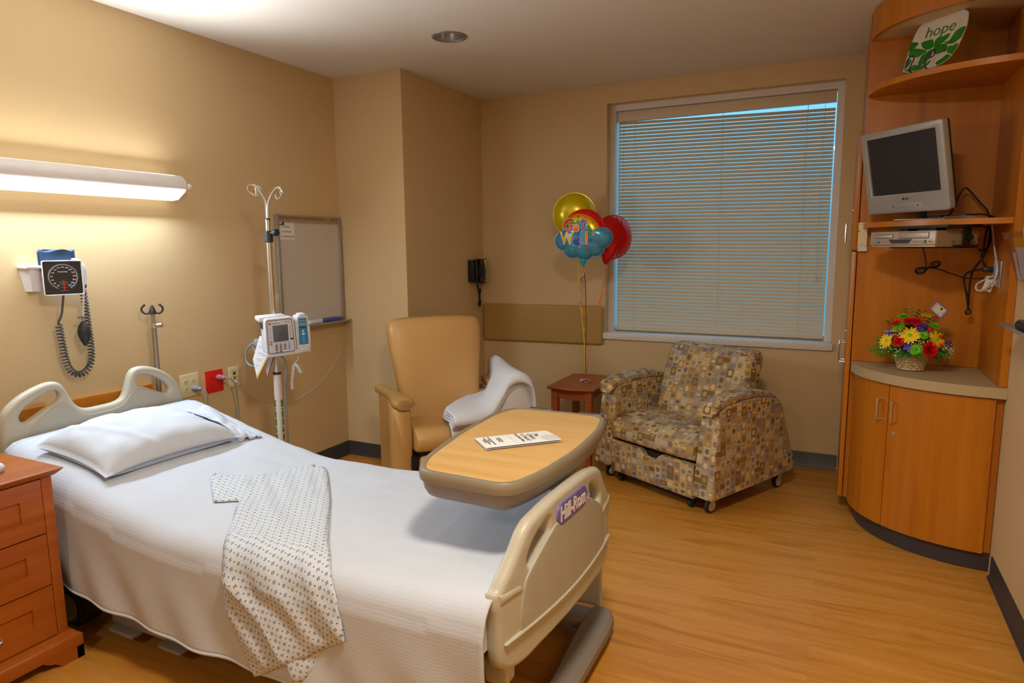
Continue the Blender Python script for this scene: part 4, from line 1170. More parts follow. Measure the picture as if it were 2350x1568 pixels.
MB('black').bb((-.10, .03, .047), (hw+.03, .23, .0590), T=T).bb((-.06, .06, .036), (-.02, .12, .048), T=T).bb((.08, .06, .036), (.12, .12, .048), T=T).build('top_plate', br_)
for s_ in (1,):
    MB('black').bb((hw+.004, .15, -.03), (hw+.012, .19, .05), T=T, bev=.001).bb((hw+.004, .095, -.0415), (hw+.012, .235, -.028), T=T).bb((-hw+.02, .10, -.0415), (hw+.012, .22, -.0365), T=T).build('side_arm', br_)
    MB('black').cyl((hw+.012, .172, .005), (hw+.03, .172, .005), .014, T=T, seg=10, bev=.003).build('knob', br_)
tag(MB('cream').bb((3.192, YB-.032, 1.446), (3.234, YB-.0285, 1.575), T=None).bb((3.194, YB-.0315, 1.430), (3.236, YB-.0285, 1.447), 'pump').bb((3.196, YB-.0325, 1.566), (3.229, YB-.0315, 1.567), 'ink').bb((3.196, YB-.0325, 1.456), (3.229, YB-.0315, 1.457), 'ink').bb((3.198, YB-.0325, 1.463), (3.226, YB-.0315, 1.470), 'papergrey').bb((3.194, YB-.0325, 1.527), (3.198, YB-.0315, 1.536), 'ink').bb((3.205, YB-.03, 1.45), (3.225, YB-.0026, 1.57), 'cream').build('sticky_label', None), 'yellowish paper label stuck at the left end of the middle shelf', 'label')

# cables behind the television
def cable(name, mat, r, runs, label, cat='cable', smooth=6):
    m = MB(mat)
    for q in runs: m.tube(q, r, smooth=smooth, seg=8)
    return tag(m.build(name, None), label, cat)
cable('television_cable', 'black', .0042, [[(3.52, .07, 1.592), (3.57, .16, 1.600), (3.595, .2, 1.648), (3.611, .2, 1.698), (3.63, .2, 1.724), (3.653, .2, 1.706), (3.694, .2, 1.654), (3.725, .2, 1.615), (3.735, .2, 1.578)], [(3.62, .22, 1.597), (3.66, .22, 1.600), (3.71, .22, 1.600), (3.748, .21, 1.588), (3.751, .20, 1.578)]], 'black television cable looping up behind the screen')
cable('antenna_cable', 'phonewhite', .0032, [[(3.44, .10, 1.600), (3.50, .15, 1.603), (3.60, .18, 1.600), (3.66, .19, 1.590), (3.70, .20, 1.578)]], 'thin pale cable lying on the middle shelf')
cable('deck_power_cord', 'black', .0032, [[(3.478, .22, 1.449), (3.493, .22, 1.391), (3.501, .22, 1.346), (3.517, .215, 1.368), (3.543, .22, 1.378), (3.556, .225, 1.372), (3.551, .22, 1.355), (3.525, .215, 1.348), (3.499, .22, 1.349), (3.466, .225, 1.345), (3.454, .22, 1.334), (3.462, .215, 1.317), (3.488, .22, 1.321), (3.503, .225, 1.338), (3.530, .23, 1.362), (3.552, .225, 1.368), (3.545, .22, 1.357), (3.502, .215, 1.345), (3.470, .22, 1.338), (3.460, .225, 1.326), (3.485, .22, 1.327), (3.502, .21, 1.345), (3.545, .21, 1.342), (3.601, .2, 1.32), (3.65, .16, 1.303), (3.688, .12, 1.300), (3.715, .09, 1.303)]], 'thin black power cord coiled in a figure eight below the deck')
cable('screen_power_cord', 'black', .0048, [[(3.721, .12, 1.545), (3.713, .12, 1.5), (3.711, .12, 1.447), (3.705, .12, 1.404), (3.713, .115, 1.375), (3.722, .10, 1.353), (3.728, .085, 1.348)]], 'black power cord hanging from the middle shelf into the outlet')
cable('looped_black_cord', 'black', .0050, [[(3.742, .19, 1.545), (3.740, .19, 1.507), (3.735, .18, 1.446), (3.718, .18, 1.392), (3.691, .18, 1.348), (3.679, .18, 1.3), (3.678, .18, 1.225), (3.679, .18, 1.154)], [(3.679, .175, 1.152), (3.670, .17, 1.207), (3.657, .17, 1.262), (3.651, .17, 1.299), (3.660, .16, 1.324), (3.684, .13, 1.337), (3.705, .08, 1.345)], [(3.679, .18, 1.154), (3.672, .18, 1.139), (3.676, .18, 1.128), (3.686, .18, 1.132), (3.688, .18, 1.143), (3.68, .18, 1.153)], [(3.715, .215, 1.545), (3.735, .22, 1.535), (3.751, .22, 1.515), (3.750, .22, 1.485), (3.745, .21, 1.455), (3.730, .21, 1.431), (3.712, .2, 1.430), (3.706, .2, 1.439)]], 'heavier black cord hanging in a long loop below the shelf')
cable('white_coax_cable', 'phonewhite', .0042, [[(3.732, .1, 1.545), (3.738, .09, 1.499), (3.742, .06, 1.439), (3.744, .02, 1.397), (3.744, -.02, 1.365), (3.742, -.04, 1.333), (3.735, -.03, 1.301), (3.722, -.0, 1.275), (3.704, .02, 1.252), (3.690, .05, 1.249), (3.685, .06, 1.262), (3.690, .07, 1.278), (3.712, .075, 1.293), (3.742, .03, 1.318)]], 'white cable curling beneath the wall outlets on the side panel')
tg = MB('paper').plate([[(-.018, -.027), (.018, -.027), (.018, .027), (-.018, .027)]], .0006, T=TR((3.727, .035, 1.273), .1, 0, -.28))
for z, w_ in ((.012, .012), (.004, .008), (-.004, .012), (-.012, .01)): tg.bb((.002-.004, -.0008, z-.002), (.002+w_, 0, z+.002), 'ink', T=TR((3.727, .035, 1.273), .1, 0, -.28))
tag(tg.build('cable_tag', None), 'white printed tag hanging on the white cable', 'tag')
ol = thing('side_outlet', 'cream outlet plate with plugs on the shelf unit side panel', 'outlet', (W-.03, .06, 1.33))
MB('cream').bb((W-.036, .035, 1.272), (W-.0305, .105, 1.388), bev=.002).build('cover_plate', ol)
MB('black').bb((3.705, .055, 1.331), (W-.036, .085, 1.356), bev=.006).cyl((3.722, .07, 1.343), (3.69, .07, 1.343), .007, .004).bb((W-.042, .053, 1.329), (W-.036, .087, 1.358), 'keyblue').build('plug', ol)
MB('phonewhite').bb((3.720, .06, 1.292), (W-.036, .09, 1.316), bev=.005).build('plug', ol)
tag(MB('alu').bb((W-.036, -.055, 1.268), (W-.0305, .02, 1.386), bev=.002).cyl((W-.036, -.018, 1.318), (W-.052, -.018, 1.318), .006).build('coax_plate', None), 'grey metal cable plate next to the cream outlet on the side panel', 'outlet')

# plate on stand
pt = TR((3.438, .02, 2.352), -.80, .36, -.03)
hp = thing('decorative_plate', 'white square plate with green leaves and the word hope, on the top shelf', 'plate', (3.438, .04, 2.225))
s_ = .125
ol_ = smoothpath([(x, z, 0) for x, z in [(-0.110, 0.113), (-0.118, 0.096), (-0.122, 0.059), (-0.119, -0.029), (-0.111, -0.100), (-0.102, -0.107), (-0.075, -0.116), (-0.036, -0.117), (0.053, -0.120), (0.095, -0.110), (0.123, -0.088), (0.142, -0.041), (0.147, 0.037), (0.135, 0.092), (0.126, 0.111), (0.107, 0.125), (0.084, 0.130), (0.022, 0.130), (-0.031, 0.130), (-0.091, 0.123)]], 4, True)
ol_ = [(p.x, p.y) for p in ol_]
def dish(k, y): return [(x*k, y, z*k) for x, z in ol_]
MB('platewhite').rings([dish(.02, .004), dish(.55, .0035), dish(.72, .002), dish(.97, -.003), dish(1.0, -.0035), dish(1.005, .0), dish(.72, .008), dish(.02, .010)], caps=True, T=pt).build('dish', hp, sharp=60)
def dishy(x, z):
    k = ((abs(x)/.128)**4+(abs(z)/.124)**4)**.25
    return interp(k, [0, .55, .72, 1.02], [.004, .0035, .002, -.0038])
def decal(m, pts, mat, lift=.0022):
    pts = [tuple(p) for p in pts]
    r = geometry.delaunay_2d_cdt([Vector((p[0], p[1])) for p in pts]+[Vector((p[0]*.5+sum(q[0] for q in pts)/len(pts)*.5, p[1]*.5+sum(q[1] for q in pts)/len(pts)*.5)) for p in pts]+[Vector((sum(q[0] for q in pts)/len(pts), sum(q[1] for q in pts)/len(pts)))], [(i, (i+1) % len(pts)) for i in range(len(pts))], [], 1, 1e-7)
    b = bmesh.new(); V = [b.verts.new((p.x, dishy(p.x, p.y)-lift, p.y)) for p in r[0]]
    for f in r[2]:
        fc = b.faces.new([V[i] for i in f])
    for f in b.faces:
        f.normal_update()
        if f.normal.y > 0: f.normal_flip()
    m._merge(b, pt, mat)
lv = MB('green')
for q in (
    [(-0.070, 0.027), (-0.045, 0.030), (-0.021, 0.030), (-0.008, 0.020), (0.004, -0.004), (-0.003, -0.019), (-0.025, -0.018), (-0.050, -0.004), (-0.065, 0.013)],
    [(0.006, -0.001), (0.004, 0.016), (0.013, 0.029), (0.042, 0.029), (0.070, 0.033), (0.066, 0.012), (0.051, -0.004), (0.032, -0.013), (0.014, -0.017)],
    [(0.059, -0.006), (0.083, -0.004), (0.093, 0.021), (0.107, 0.036), (0.144, 0.040), (0.148, 0.018), (0.144, -0.007), (0.129, -0.019), (0.109, -0.026), (0.082, -0.020)],
    [(0.010, -0.015), (0.038, -0.013), (0.058, -0.012), (0.077, -0.021), (0.091, -0.054), (0.069, -0.054), (0.048, -0.056), (0.025, -0.051), (0.014, -0.030)],
    [(0.091, -0.034), (0.117, -0.038), (0.140, -0.036), (0.141, -0.064), (0.132, -0.084), (0.114, -0.073), (0.103, -0.072), (0.095, -0.052)],
    [(0.058, -0.098), (0.084, -0.085), (0.098, -0.075), (0.122, -0.085), (0.122, -0.095), (0.107, -0.107), (0.086, -0.115), (0.070, -0.117), (0.061, -0.109)],
    [(-0.114, -0.004), (-0.098, 0.004), (-0.069, -0.003), (-0.023, -0.024), (-0.044, -0.035), (-0.063, -0.044), (-0.097, -0.037), (-0.116, -0.029)],
    [(-0.125, 0.038), (-0.089, 0.031), (-0.095, 0.013), (-0.112, -0.005), (-0.123, 0.001)],
    [(-0.045, -0.069), (-0.041, -0.043), (-0.020, -0.031), (0.009, -0.025), (0.011, -0.053), (0.000, -0.080), (-0.019, -0.096), (-0.037, -0.099), (-0.043, -0.080)],
    [(-0.104, -0.103), (-0.084, -0.094), (-0.062, -0.082), (-0.017, -0.100), (0.013, -0.083), (0.022, -0.079), (0.016, -0.101), (0.001, -0.118), (-0.036, -0.117), (-0.076, -0.114)],
    [(-0.113, -0.035), (-0.095, -0.063), (-0.096, -0.084), (-0.110, -0.097), (-0.114, -0.069)]):
    decal(lv, [(p.x*.985, p.y*.985) for p in smoothpath([(x, z, 0) for x, z in q], 3, True)], None)
lv.build('leaf_pattern', hp)
tx = MB('green').text('hope', .075, 'green', Matrix(), ext=.0004, fat=-.0009, shear=.0, spacing=1.0)
for v in tx.bm.verts:
    x, z = v.co.x+.012, v.co.z+.066; v.co = pt @ Vector((x, dishy(x, z)-.0022+v.co.y, z))
tx.build('lettering', hp)
st = thing('plate_stand', 'dark wire easel with curled front hooks holding the plate', 'stand', (3.438, .02, 2.225))
m = MB('wire')
for x in (-.045, .035):
    hk = [(x, .045, -.126), (x, -.005, -.128), (x, -.030, -.126), (x+.002, -.034, -.10), (x+.006, -.034, -.075), (x-.008, -.034, -.058), (x-.026, -.034, -.066), (x-.030, -.034, -.084), (x-.016, -.034, -.094), (x-.008, -.034, -.082), (x-.014, -.034, -.074)] if x < 0 else [(x, .045, -.126), (x, -.005, -.128), (x, -.030, -.126), (x-.008, -.034, -.095), (x-.004, -.034, -.068), (x+.014, -.034, -.054), (x+.030, -.034, -.066), (x+.028, -.034, -.086), (x+.012, -.034, -.090), (x+.008, -.034, -.078), (x+.016, -.034, -.072)]
    m.tube(hk, .0028, smooth=5, T=pt)
    a = pt @ Vector((x, -.012, -.127)); c = pt @ Vector((x, .045, -.126))
    m.tube([a, (a.x, a.y, 2.2265)], .0028).tube([c, (c.x+.01, c.y+.06, 2.2265)], .0028)
m.tube([pt @ Vector((-.045, .03, -.126)), pt @ Vector((.035, .03, -.126))], .0028)
m.tube([pt @ Vector((-.045, .045, -.126)), pt @ Vector((-.005, .026, .05)), pt @ Vector((.035, .045, -.126))], .0028)
m.build('wire_frame', st)

# ------------------------------------------------------------------ flowers in a basket
random.seed(3)
fl = thing('flower_basket', 'small woven basket of red, yellow and green flowers on the curved counter', 'flower arrangement', (3.455, .12, .851))
T0 = Matrix.Translation((3.455, .12, .851))
bk = MB('basket')
rows, cols = 7, 26
def bkr(z): return .054+.022*(z/.095)**.9
bk.lathe([(.0005, .003), (.053, .002), (bkr(.0), .004), (bkr(.05)-.003, .05), (bkr(.09)-.003, .09), (bkr(.09)-.006, .09), (bkr(.05)-.006, .05), (.05, .008), (.0005, .008)], T=T0, caps=False)
for i in range(rows):
    z0 = .004+i*.0125; zc = z0+.006
    rs = []
    for j in range(cols*4):
        a = 2*PI*j/(cols*4); ph = .5*cols*a+PI*i
        r = bkr(zc)+.0022*math.sin(ph)
        rs.append([(c*(r+dr), s*(r+dr), zc+dz) for c, s in [(math.cos(a), math.sin(a))] for dr, dz in ((0, -.0056), (.0012, -.005), (.0012, .005), (0, .0056), (-.0012, .005), (-.0012, -.005))])
    bk.rings(rs, loop=True, T=T0)
for j in range(cols):
    a = 2*PI*(j+.5)/cols
    pr = [(math.cos(a)*(bkr(z)), math.sin(a)*bkr(z), z) for z in (.002, .03, .06, .09)]
    bk.tube(pr, .0036, flat=.35, T=T0, seg=6)
bk.tube([(math.cos(2*PI*i/40)*.077, math.sin(2*PI*i/40)*.077, .093) for i in range(40)], .0048, closed=True, T=T0)
bk.build('basket', fl)
FC = Vector((3.455, .10, .96))
def face(p, tilt=None):
    d = (Vector(p)-FC) if tilt is None else Vector(tilt)
    q = d.normalized().to_track_quat('Z', 'Y').to_matrix().to_4x4()
    return Matrix.Translation(p) @ q
def pp(x, z, out=.0):
    # dome of blooms around the basket's axis
    dx, dz = x-3.455, z-.985
    k = max(0, 1-(dx/.20)**2-(dz/.19)**2)
    return Vector((x, .10-.105*math.sqrt(k)-out, z))
def petal(m, T, ln, wd, a, lift, mat, seg=4, cup=.0):
    b = bmesh.new(); rows_ = []
    for i in range(seg+1):
        t = i/seg; w_ = wd*math.sin(PI*min(.12+t*.82, 1))**.7; r = .004+ln*t; z = lift*t+cup*t*t
        row = []
        for s in (-1, 0, 1):
            x, y = r, s*w_
            row.append(b.verts.new((x*math.cos(a)-y*math.sin(a), x*math.sin(a)+y*math.cos(a), z-abs(s)*w_*.25+.0012)))
        rows_.append(row)
    for i in range(seg):
        for s in (0, 1): b.faces.new((rows_[i][s], rows_[i+1][s], rows_[i+1][s+1], rows_[i][s+1]))
    m._merge(b, T, mat)
def daisy(x, z, r, tilt=None):
    T = face(pp(x, z), tilt); m = MB('petalyel')
    for k_ in range(16): petal(m, T, r, r*.17, 2*PI*k_/16+random.uniform(-.08, .08), random.uniform(-.1, .18)*r, None)
    m.sph((0, 0, .002), (r*.22, r*.22, r*.12), 'petalgrn', 12, T)
    m.build('daisy', fl, sharp=180)
def carnation(x, z, r, out=0, tilt=None):
    T = face(pp(x, z, out), tilt); m = MB('petalred')
    for ring_, (rr_, n, lift) in enumerate(((1, 12, .1), (.86, 11, .32), (.66, 9, .55), (.44, 7, .72), (.24, 5, .85))):
        for k_ in range(n):
            a = 2*PI*(k_+.5*(ring_ % 2))/n+random.uniform(-.1, .1)
            b = bmesh.new(); V = []
            for i in range(5):
                t = i/4
                for s in range(7):
                    u = s/6*2-1
                    R = r*rr_*(.25+.75*t)*(1+.10*math.cos(u*9)*(t > .7)); y = u*r*.36*t**.6
                    zz = lift*r*.75*t+.10*r*math.sin(u*10+k_)*t*t
                    V.append(b.verts.new((R*math.cos(a)-y*math.sin(a), R*math.sin(a)+y*math.cos(a), zz)))
            for i in range(4):
                for s in range(6): b.faces.new((V[i*7+s], V[i*7+s+1], V[i*7+s+8], V[i*7+s+7]))
            m._merge(b, T, None)
    m.build('carnation', fl, sharp=180)
def button(x, z, r, tilt=None):
    T = face(pp(x, z), tilt); m = MB('petalgrn')
    for ring_ in range(5):
        n = 22-ring_*3; rr_ = r*(1-.17*ring_)
        for k_ in range(n): petal(m, T @ Matrix.Translation((0, 0, r*.07*ring_)), rr_, r*.12, 2*PI*(k_+.5*ring_)/n, r*(.02+.05*ring_), None, 3)
    m.sph((0, 0, r*.28), (r*.25, r*.25, r*.12), 'leaf', 10, T)
    m.build('button_bloom', fl, sharp=180)
daisy(3.432, 1.034, .043); daisy(3.338, 1.002, .036, (-.8, -.6, .3)); daisy(3.542, 1.021, .04); daisy(3.499, 1.127, .026, (.1, -.15, 1)); daisy(3.37, 1.054, .022, (-.2, -.2, 1))
carnation(3.426, 1.099, .024); carnation(3.452, 1.098, .027); carnation(3.517, .973, .038, .012); carnation(3.388, 1.003, .026); carnation(3.374, 1.084, .022)
button(3.383, 1.076, .027, (-.25, -.6, .9)); button(3.401, 1.119, .022, (-.1, -.2, 1)); button(3.463, .967, .029); button(3.485, 1.037, .021); button(3.533, 1.08, .021, (.3, -.4, .9))
for x, z in ((3.484, 1.081), (3.422, .996), (3.432, .972), (3.355, 1.043), (3.587, .996), (3.471, 1.069)):
    m = MB('petalvio')
    for k_ in range(7):
        T = face(pp(x+random.uniform(-.016, .016), z+random.uniform(-.009, .009)))
        for j in range(4): petal(m, T, .012, .004, 2*PI*j/4+k_, .002, None, 3)
    m.build('violet_bloom', fl, sharp=180)
for x, z in ((3.51, 1.063), (3.558, .994), (3.557, 1.035), (3.53, 1.117)):
    T = face(pp(x, z)); m = MB('petalred')
    m.sph((0, 0, .002), (.008, .008, .010), None, 10, T).cyl((0, 0, -.02), (0, 0, 0), .003, .006, 'leaf', 8, T)
    m.build('flower_bud', fl)
def fern(tip, base, wd, mat):
    m = MB(mat); base, tip = Vector(base), Vector(tip); d = tip-base; n = 9
    side = d.cross(Vector((0, -.5, 1))).normalized(); L = d.length
    m.tube([base, base+d*.5+Vector((0, 0, .012)), tip], .0012, smooth=4, seg=5)
    for i in range(1, n+1):
        t = i/n; p = base+d*t+Vector((0, 0, .024*t*(1-t)*2)); w_ = wd*math.sin(PI*min(.2+.75*(1-t)+.08, 1))**.8
        for s in (-1, 1):
            e = p+side*s*w_+d*.16*(1-.4*t); mid = (p+e)/2; nn = (e-p).cross(Vector((0, -.4, 1))).normalized()*w_*.22
            b = bmesh.new(); v = [b.verts.new(q) for q in (p, mid+nn+Vector((0, 0, .002)), e-Vector((0, 0, .004)), mid-nn)]
            b.faces.new(v); m._merge(b, None, None)
    m.build('fern_leaf', fl, sharp=180)
for (x, z, y, mt_) in ((3.278, .952, .05, 'leaf'), (3.298, .933, .0, 'leaf'), (3.321, .927, .06, 'leaf'), (3.382, .922, -.01, 'leaf'), (3.41, .929, -.02, 'leaf'), (3.432, 1.141, .12, 'leaf'), (3.482, 1.135, .10, 'leaf2'), (3.565, .925, .02, 'leaf2'), (3.605, .947, .06, 'leaf2'), (3.586, .95, -.01, 'leaf'), (3.45, .937, -.03, 'leaf2'), (3.31, .991, .12, 'leaf'), (3.36, 1.08, .16, 'leaf2'), (3.54, 1.10, .16, 'leaf2'), (3.58, 1.03, .15, 'leaf'), (3.50, .945, -.03, 'leaf')):
    fern((x, y, z), (3.455+(x-3.455)*.25, .10, .955), .03, mt_)
m = MB('leaf2')
for i in range(110):
    a = random.uniform(0, 2*PI); e = random.uniform(.0, 1.25); r = random.uniform(.055, .10)
    p = FC+Vector((math.cos(a)*math.cos(e)*r*1.15, math.sin(a)*math.cos(e)*r*.75, math.sin(e)*r*1.3))
    T = face(p) @ Matrix.Rotation(random.uniform(0, 6), 4, 'Z'); petal(m, T @ Matrix.Rotation(random.uniform(-.5, .5), 4, 'X'), .034, .009, 0, random.uniform(-.01, .012), None, 3)
m.tube([(3.455, .12, .90), (3.455, .11, .99)], .03)
o = m.build('foliage', fl, sharp=180); o['kind'] = 'stuff'
m = MB('tiny')
for (x, z) in ((3.341, 1.037), (3.37, 1.041), (3.332, .974), (3.323, .958), (3.357, .96), (3.386, .961), (3.381, .943), (3.467, 1.002), (3.446, .993), (3.489, .996), (3.518, 1.017), (3.58, .978), (3.602, .966), (3.606, .957), (3.6, .943), (3.581, .93), (3.61, .97), (3.39, 1.039), (3.4, 1.053), (3.508, 1.039), (3.592, .985), (3.475, 1.01)):
    for k_ in range(7):
        q = pp(x+random.uniform(-.013, .013), z+random.uniform(-.013, .013), .006)
        m.sph(q, random.uniform(.0016, .0031), None, 7)
        m.tube([q, q+(FC-q)*.4], .0004, 'leaf', seg=4)
o = m.build('white_sprays', fl, sharp=180); o['kind'] = 'stuff'
cd = TR((3.540, -.005, 1.160), .435, 0, -.696)
m = MB('cardblue').plate([[(-.0375, -.0255), (.0375, -.0255), (.0375, .0255), (-.0375, .0255)]], .0012, T=cd)
m.plate([[(-.0325, -.0205), (.0325, -.0205), (.0325, .0205), (-.0325, .0205)]], .0006, 'paper', T=cd @ Matrix.Translation((0, -.0008, 0)))
for sg in (-1, 1): m.tube([(sg*.029+.004*math.sin(i*1.9), -.0018, -.02+.04*i/10) for i in range(11)], .0011, 'cardpink', smooth=4, seg=5, T=cd)
m.tube([(-.022+.02*i/6, -.0018, .017+.004*math.sin(i*2)) for i in range(7)], .0011, 'orange', smooth=4, seg=5, T=cd)
m.cyl((.006, -.0011, .010), (.006, -.0018, .010), .0065, mat='leaf', T=cd, seg=14)
m.build('card', fl)
MB('clear').tube([(3.541, -.012, 1.147), (3.494, .03, 1.03)], .0018, seg=6).build('card_pick', fl)

# ------------------------------------------------------------------ things on the right wall
fp = thing('file_pocket', 'clear acrylic wall pocket holding papers, at the right edge', 'file holder', (W-.05, -.50, 1.31))
m = MB('clear'); ya_, yb_ = -.32, -.66
for (A_, B_, C_, D_) in ((( W-.092, ya_, 1.505), (W-.028, ya_, 1.318), (W-.028, yb_, 1.318), (W-.092, yb_, 1.505)),):
    m.plate([[(0, 0), (.34, 0), (.34, .198), (.10, .198), (.07, .17), (.055, .165), (.04, .17), (.02, .198), (0, .198)]], .003, T=Matrix.Translation((W-.026, ya_, 1.318)) @ Matrix.Rotation(-PI/2, 4, 'Z') @ Matrix.Rotation(.33, 4, 'X'))
m.bb((W-.030, yb_, 1.312), (W-.003, ya_, 1.316)).bb((W-.004, yb_, 1.31), (W-.001, ya_, 1.52))
m.rings([[(W-.003, ya_, 1.314), (W-.028, ya_, 1.318), (W-.090, ya_, 1.505), (W-.003, ya_, 1.515)], [(W-.003, ya_-.003, 1.314), (W-.028, ya_-.003, 1.318), (W-.090, ya_-.003, 1.505), (W-.003, ya_-.003, 1.515)]])
m.build('holder', fp)
tl = Matrix.Translation((W-.018, -.36, 1.322)) @ Matrix.Rotation(-PI/2, 4, 'Z') @ Matrix.Rotation(.24, 4, 'X')
tag(MB('folder').bb((.005, -.002, 0), (.27, 0, .165), T=tl).build('file_folder', None), 'gold folder standing inside the clear wall pocket', 'folder')
tag(MB('papergrey').bb((.03, -.006, 0), (.28, -.004, .13), T=tl).bb((-.02, -.009, .0), (.02, -.0075, .11), T=tl).build('loose_papers', None), 'loose pale papers tucked in front of the gold folder', 'paper')
gt = thing('wall_tray', 'grey wall tray at the right edge below the clear pocket', 'tray', (W-.05, -.65, 1.14))
MB('greytray').plate([[(-.088, -.41), (-.088, -.80), (-.07, -.83), (-.002, -.83), (-.002, -.41)][::-1]], .006, bev=.002, T=flat(Matrix.Translation((W, 0, 1.144)))).bb((W-.09, -.80, 1.141), (W-.086, -.41, 1.153), bev=.001).bb((W-.006, -.83, 1.11), (W-.001, -.42, 1.19)).build('shelf', gt)
tag(MB('black').bb((W-.075, -.74, 1.1485), (W-.012, -.60, 1.178), bev=.008).bb((W-.068, -.73, 1.177), (W-.02, -.61, 1.183), 'greyrub', .003).build('small_black_case', None), 'small black case lying on the grey wall tray', 'case')
# ------------------------------------------------------------------ head wall fittings
def wallT(y, z, x=0): return Matrix.Translation((x, y, z)) @ Matrix.Rotation(PI/2, 4, 'Z')    # local x -> +y, local -y -> +x
def plate_pts(w, h): return [(-w/2, -h/2), (w/2, -h/2), (w/2, h/2), (-w/2, h/2)]
def quad(name, mat, dark, y, z, label, w=.114, h=.124, writing=None):
    t = thing(name, label, 'outlet', (0, y, z)); T = wallT(y, z, .001)
    m = MB(mat).plate([plate_pts(w, h)], .006, bev=.0025, T=T @ Matrix.Translation((0, -.003, 0)))
    if writing: m.text(writing, .008, dark, T @ Matrix.Translation((0, -.0064, h/2-.013)), .0003)
    m.build('cover_plate', t)
    for dx in (-.023, .023):
        for dz in (.019, -.019):
            r = MB(mat).cyl((0, 0, 0), (0, -.0015, 0), .0165, T=T @ Matrix.Translation((dx, -.006, dz)), seg=20)
            R = T @ Matrix.Translation((dx, -.0077, dz))
            r.bb((-.007, -.0004, .001), (-.0045, .0003, .009), dark, T=R).bb((.0045, -.0004, .001), (.007, .0003, .008), dark, T=R).cyl((0, .0002, -.006), (0, -.0004, -.006), .0026, mat=dark, T=R, seg=10)
            r.build('receptacle', t)
    return t
quad('power_outlet', 'cream', 'ink', -1.262, .747, 'cream four-gang power outlet plate on the wall by the bed head')
quad('emergency_outlet', 'red', 'ink', -1.104, .741, 'red four-gang power outlet plate on the wall')
def plug(name, mat, p, cordmat, cordpts, label, clr=1.0):
    t = thing(name, label, 'plug', p)
    T = Matrix.Translation(p)
    MB(mat).rings([[(x, r*math.cos(a)*1.0, r*math.sin(a)*.95) for a in [2*PI*i/20 for i in range(20)]] for x, r in ((0, .016), (.004, .0175), (.022, .0165), (.03, .012), (.036, .012), (.044, .0135), (.052, .010), (.056, .006))], T=T).build('plug_body', t)
    MB(cordmat).tube([Vector(p)+Vector((.05, 0, 0))]+[Vector(q) for q in cordpts], .0042, smooth=6).build('cord', t)
plug('bed_power_plug', 'greycord', (.0092, -1.239, .728), 'greycord', [(.075, -1.228, .720), (.085, -1.222, .690), (.082, -1.22, .63), (.08, -1.22, .45), (.075, -1.25, .2), (.2, -1.3, .03)], 'thick grey plug and cord in the cream power outlet')
plug('clear_power_plug', 'pinkplug', (.0092, -1.081, .760), 'greycord', [(.08, -1.065, .757), (.09, -1.04, .720), (.08, -1.022, .64), (.07, -1.01, .55), (.07, -1.0, .35), (.10, -.98, .06), (.25, -1.0, .012), (.33, -1.03, .04)], 'translucent pinkish plug with grey cord in the red power outlet')
t = thing('data_plate', 'narrow cream wall plate with green and orange jacks, right of the red outlet', 'outlet', (0, -.97, .741)); T = wallT(-.97, .741, .001)
MB('cream').plate([plate_pts(.072, .118)], .006, bev=.0025, T=T @ Matrix.Translation((0, -.003, 0))).bb((-.02, -.0075, .036), (.02, -.006, .044), 'papergrey', T=T).build('cover_plate', t)
MB('petalgrn' if 0 else 'green').bb((-.009, -.009, .014), (.009, -.006, .03), T=T).bb((-.004, -.0095, .018), (.004, -.0088, .026), 'ink', T=T).build('green_jack', t)
MB('orange').bb((-.009, -.009, -.012), (.009, -.006, .004), T=T).bb((-.004, -.0095, -.008), (.004, -.0088, 0), 'ink', T=T).build('orange_jack', t)
MB('papergrey').bb((-.01, -.014, -.042), (.01, -.006, -.024), T=T, bev=.002).tube([(0, -.012, -.026), (.006, -.02, -.03), (.01, -.018, -.042)], .0025, 'papergrey', T=T).build('coax_jack', t)
t = thing('wall_switch', 'narrow cream dimmer switch plate left of the whiteboard', 'switch', (0, -.625, 1.14)); T = wallT(-.625, 1.14, .001)
MB('cream').plate([plate_pts(.072, .116)], .006, bev=.0025, T=T @ Matrix.Translation((0, -.003, 0))).bb((-.02, -.0066, .046), (.02, -.006, .051), 'papergrey', T=T).build('cover_plate', t)
MB('cream').bb((-.016, -.010, -.03), (.016, -.006, .034), T=T, bev=.002).build('toggle_frame', t)
MB('cream').bb((-.012, -.015, -.002), (.012, -.009, .010), T=T, bev=.002).build('slider', t)
MB('cream').bb((-.013, -.013, -.028), (.013, -.009, -.008), T=T, bev=.002).build('button', t)

# blood pressure gauge
bpg = thing('blood_pressure_gauge', 'wall mounted white blood pressure gauge with blue cuff and coiled hose', 'blood pressure gauge', (0, -1.95, 1.36))
MB('gaugewhite').rings([[(0, -2.03+a, 1.405), (0, -1.965+a, 1.405), (.055, -1.965+a, 1.405), (.055, -2.015+a, 1.405)] for a in (0,)]+[[(0, -2.012, 1.30), (0, -1.965, 1.30), (.035, -1.965, 1.30), (.035, -2.003, 1.30)]]).bb((.0, -2.035, 1.398), (.075, -1.90, 1.41), bev=.003).bb((.03, -1.965, 1.31), (.07, -1.89, 1.39), bev=.006).cyl((.03, -2.01, 1.41), (.03, -2.01, 1.413), .006, mat='steel', seg=10).build('bracket', bpg)
gT = TR((.118, -1.918, 1.356), 1.30, .0)
gh = MB('gaugewhite')
def sqr(k, y): return [(x*k, y, z*k) for x, z in rr(plate_pts(.15, .15), .008, 3)]
gh.rings([sqr(.82, .045), sqr(.92, .03), sqr(1, .004), sqr(1, 0), sqr(.965, -.002), sqr(.93, .003)], T=gT, caps=False)
gh.plate([[(x*.85, z*.85) for x, z in plate_pts(.15, .15)]], .003, T=gT @ Matrix.Translation((0, .044, 0)))
gho = gh.build('housing', bpg)
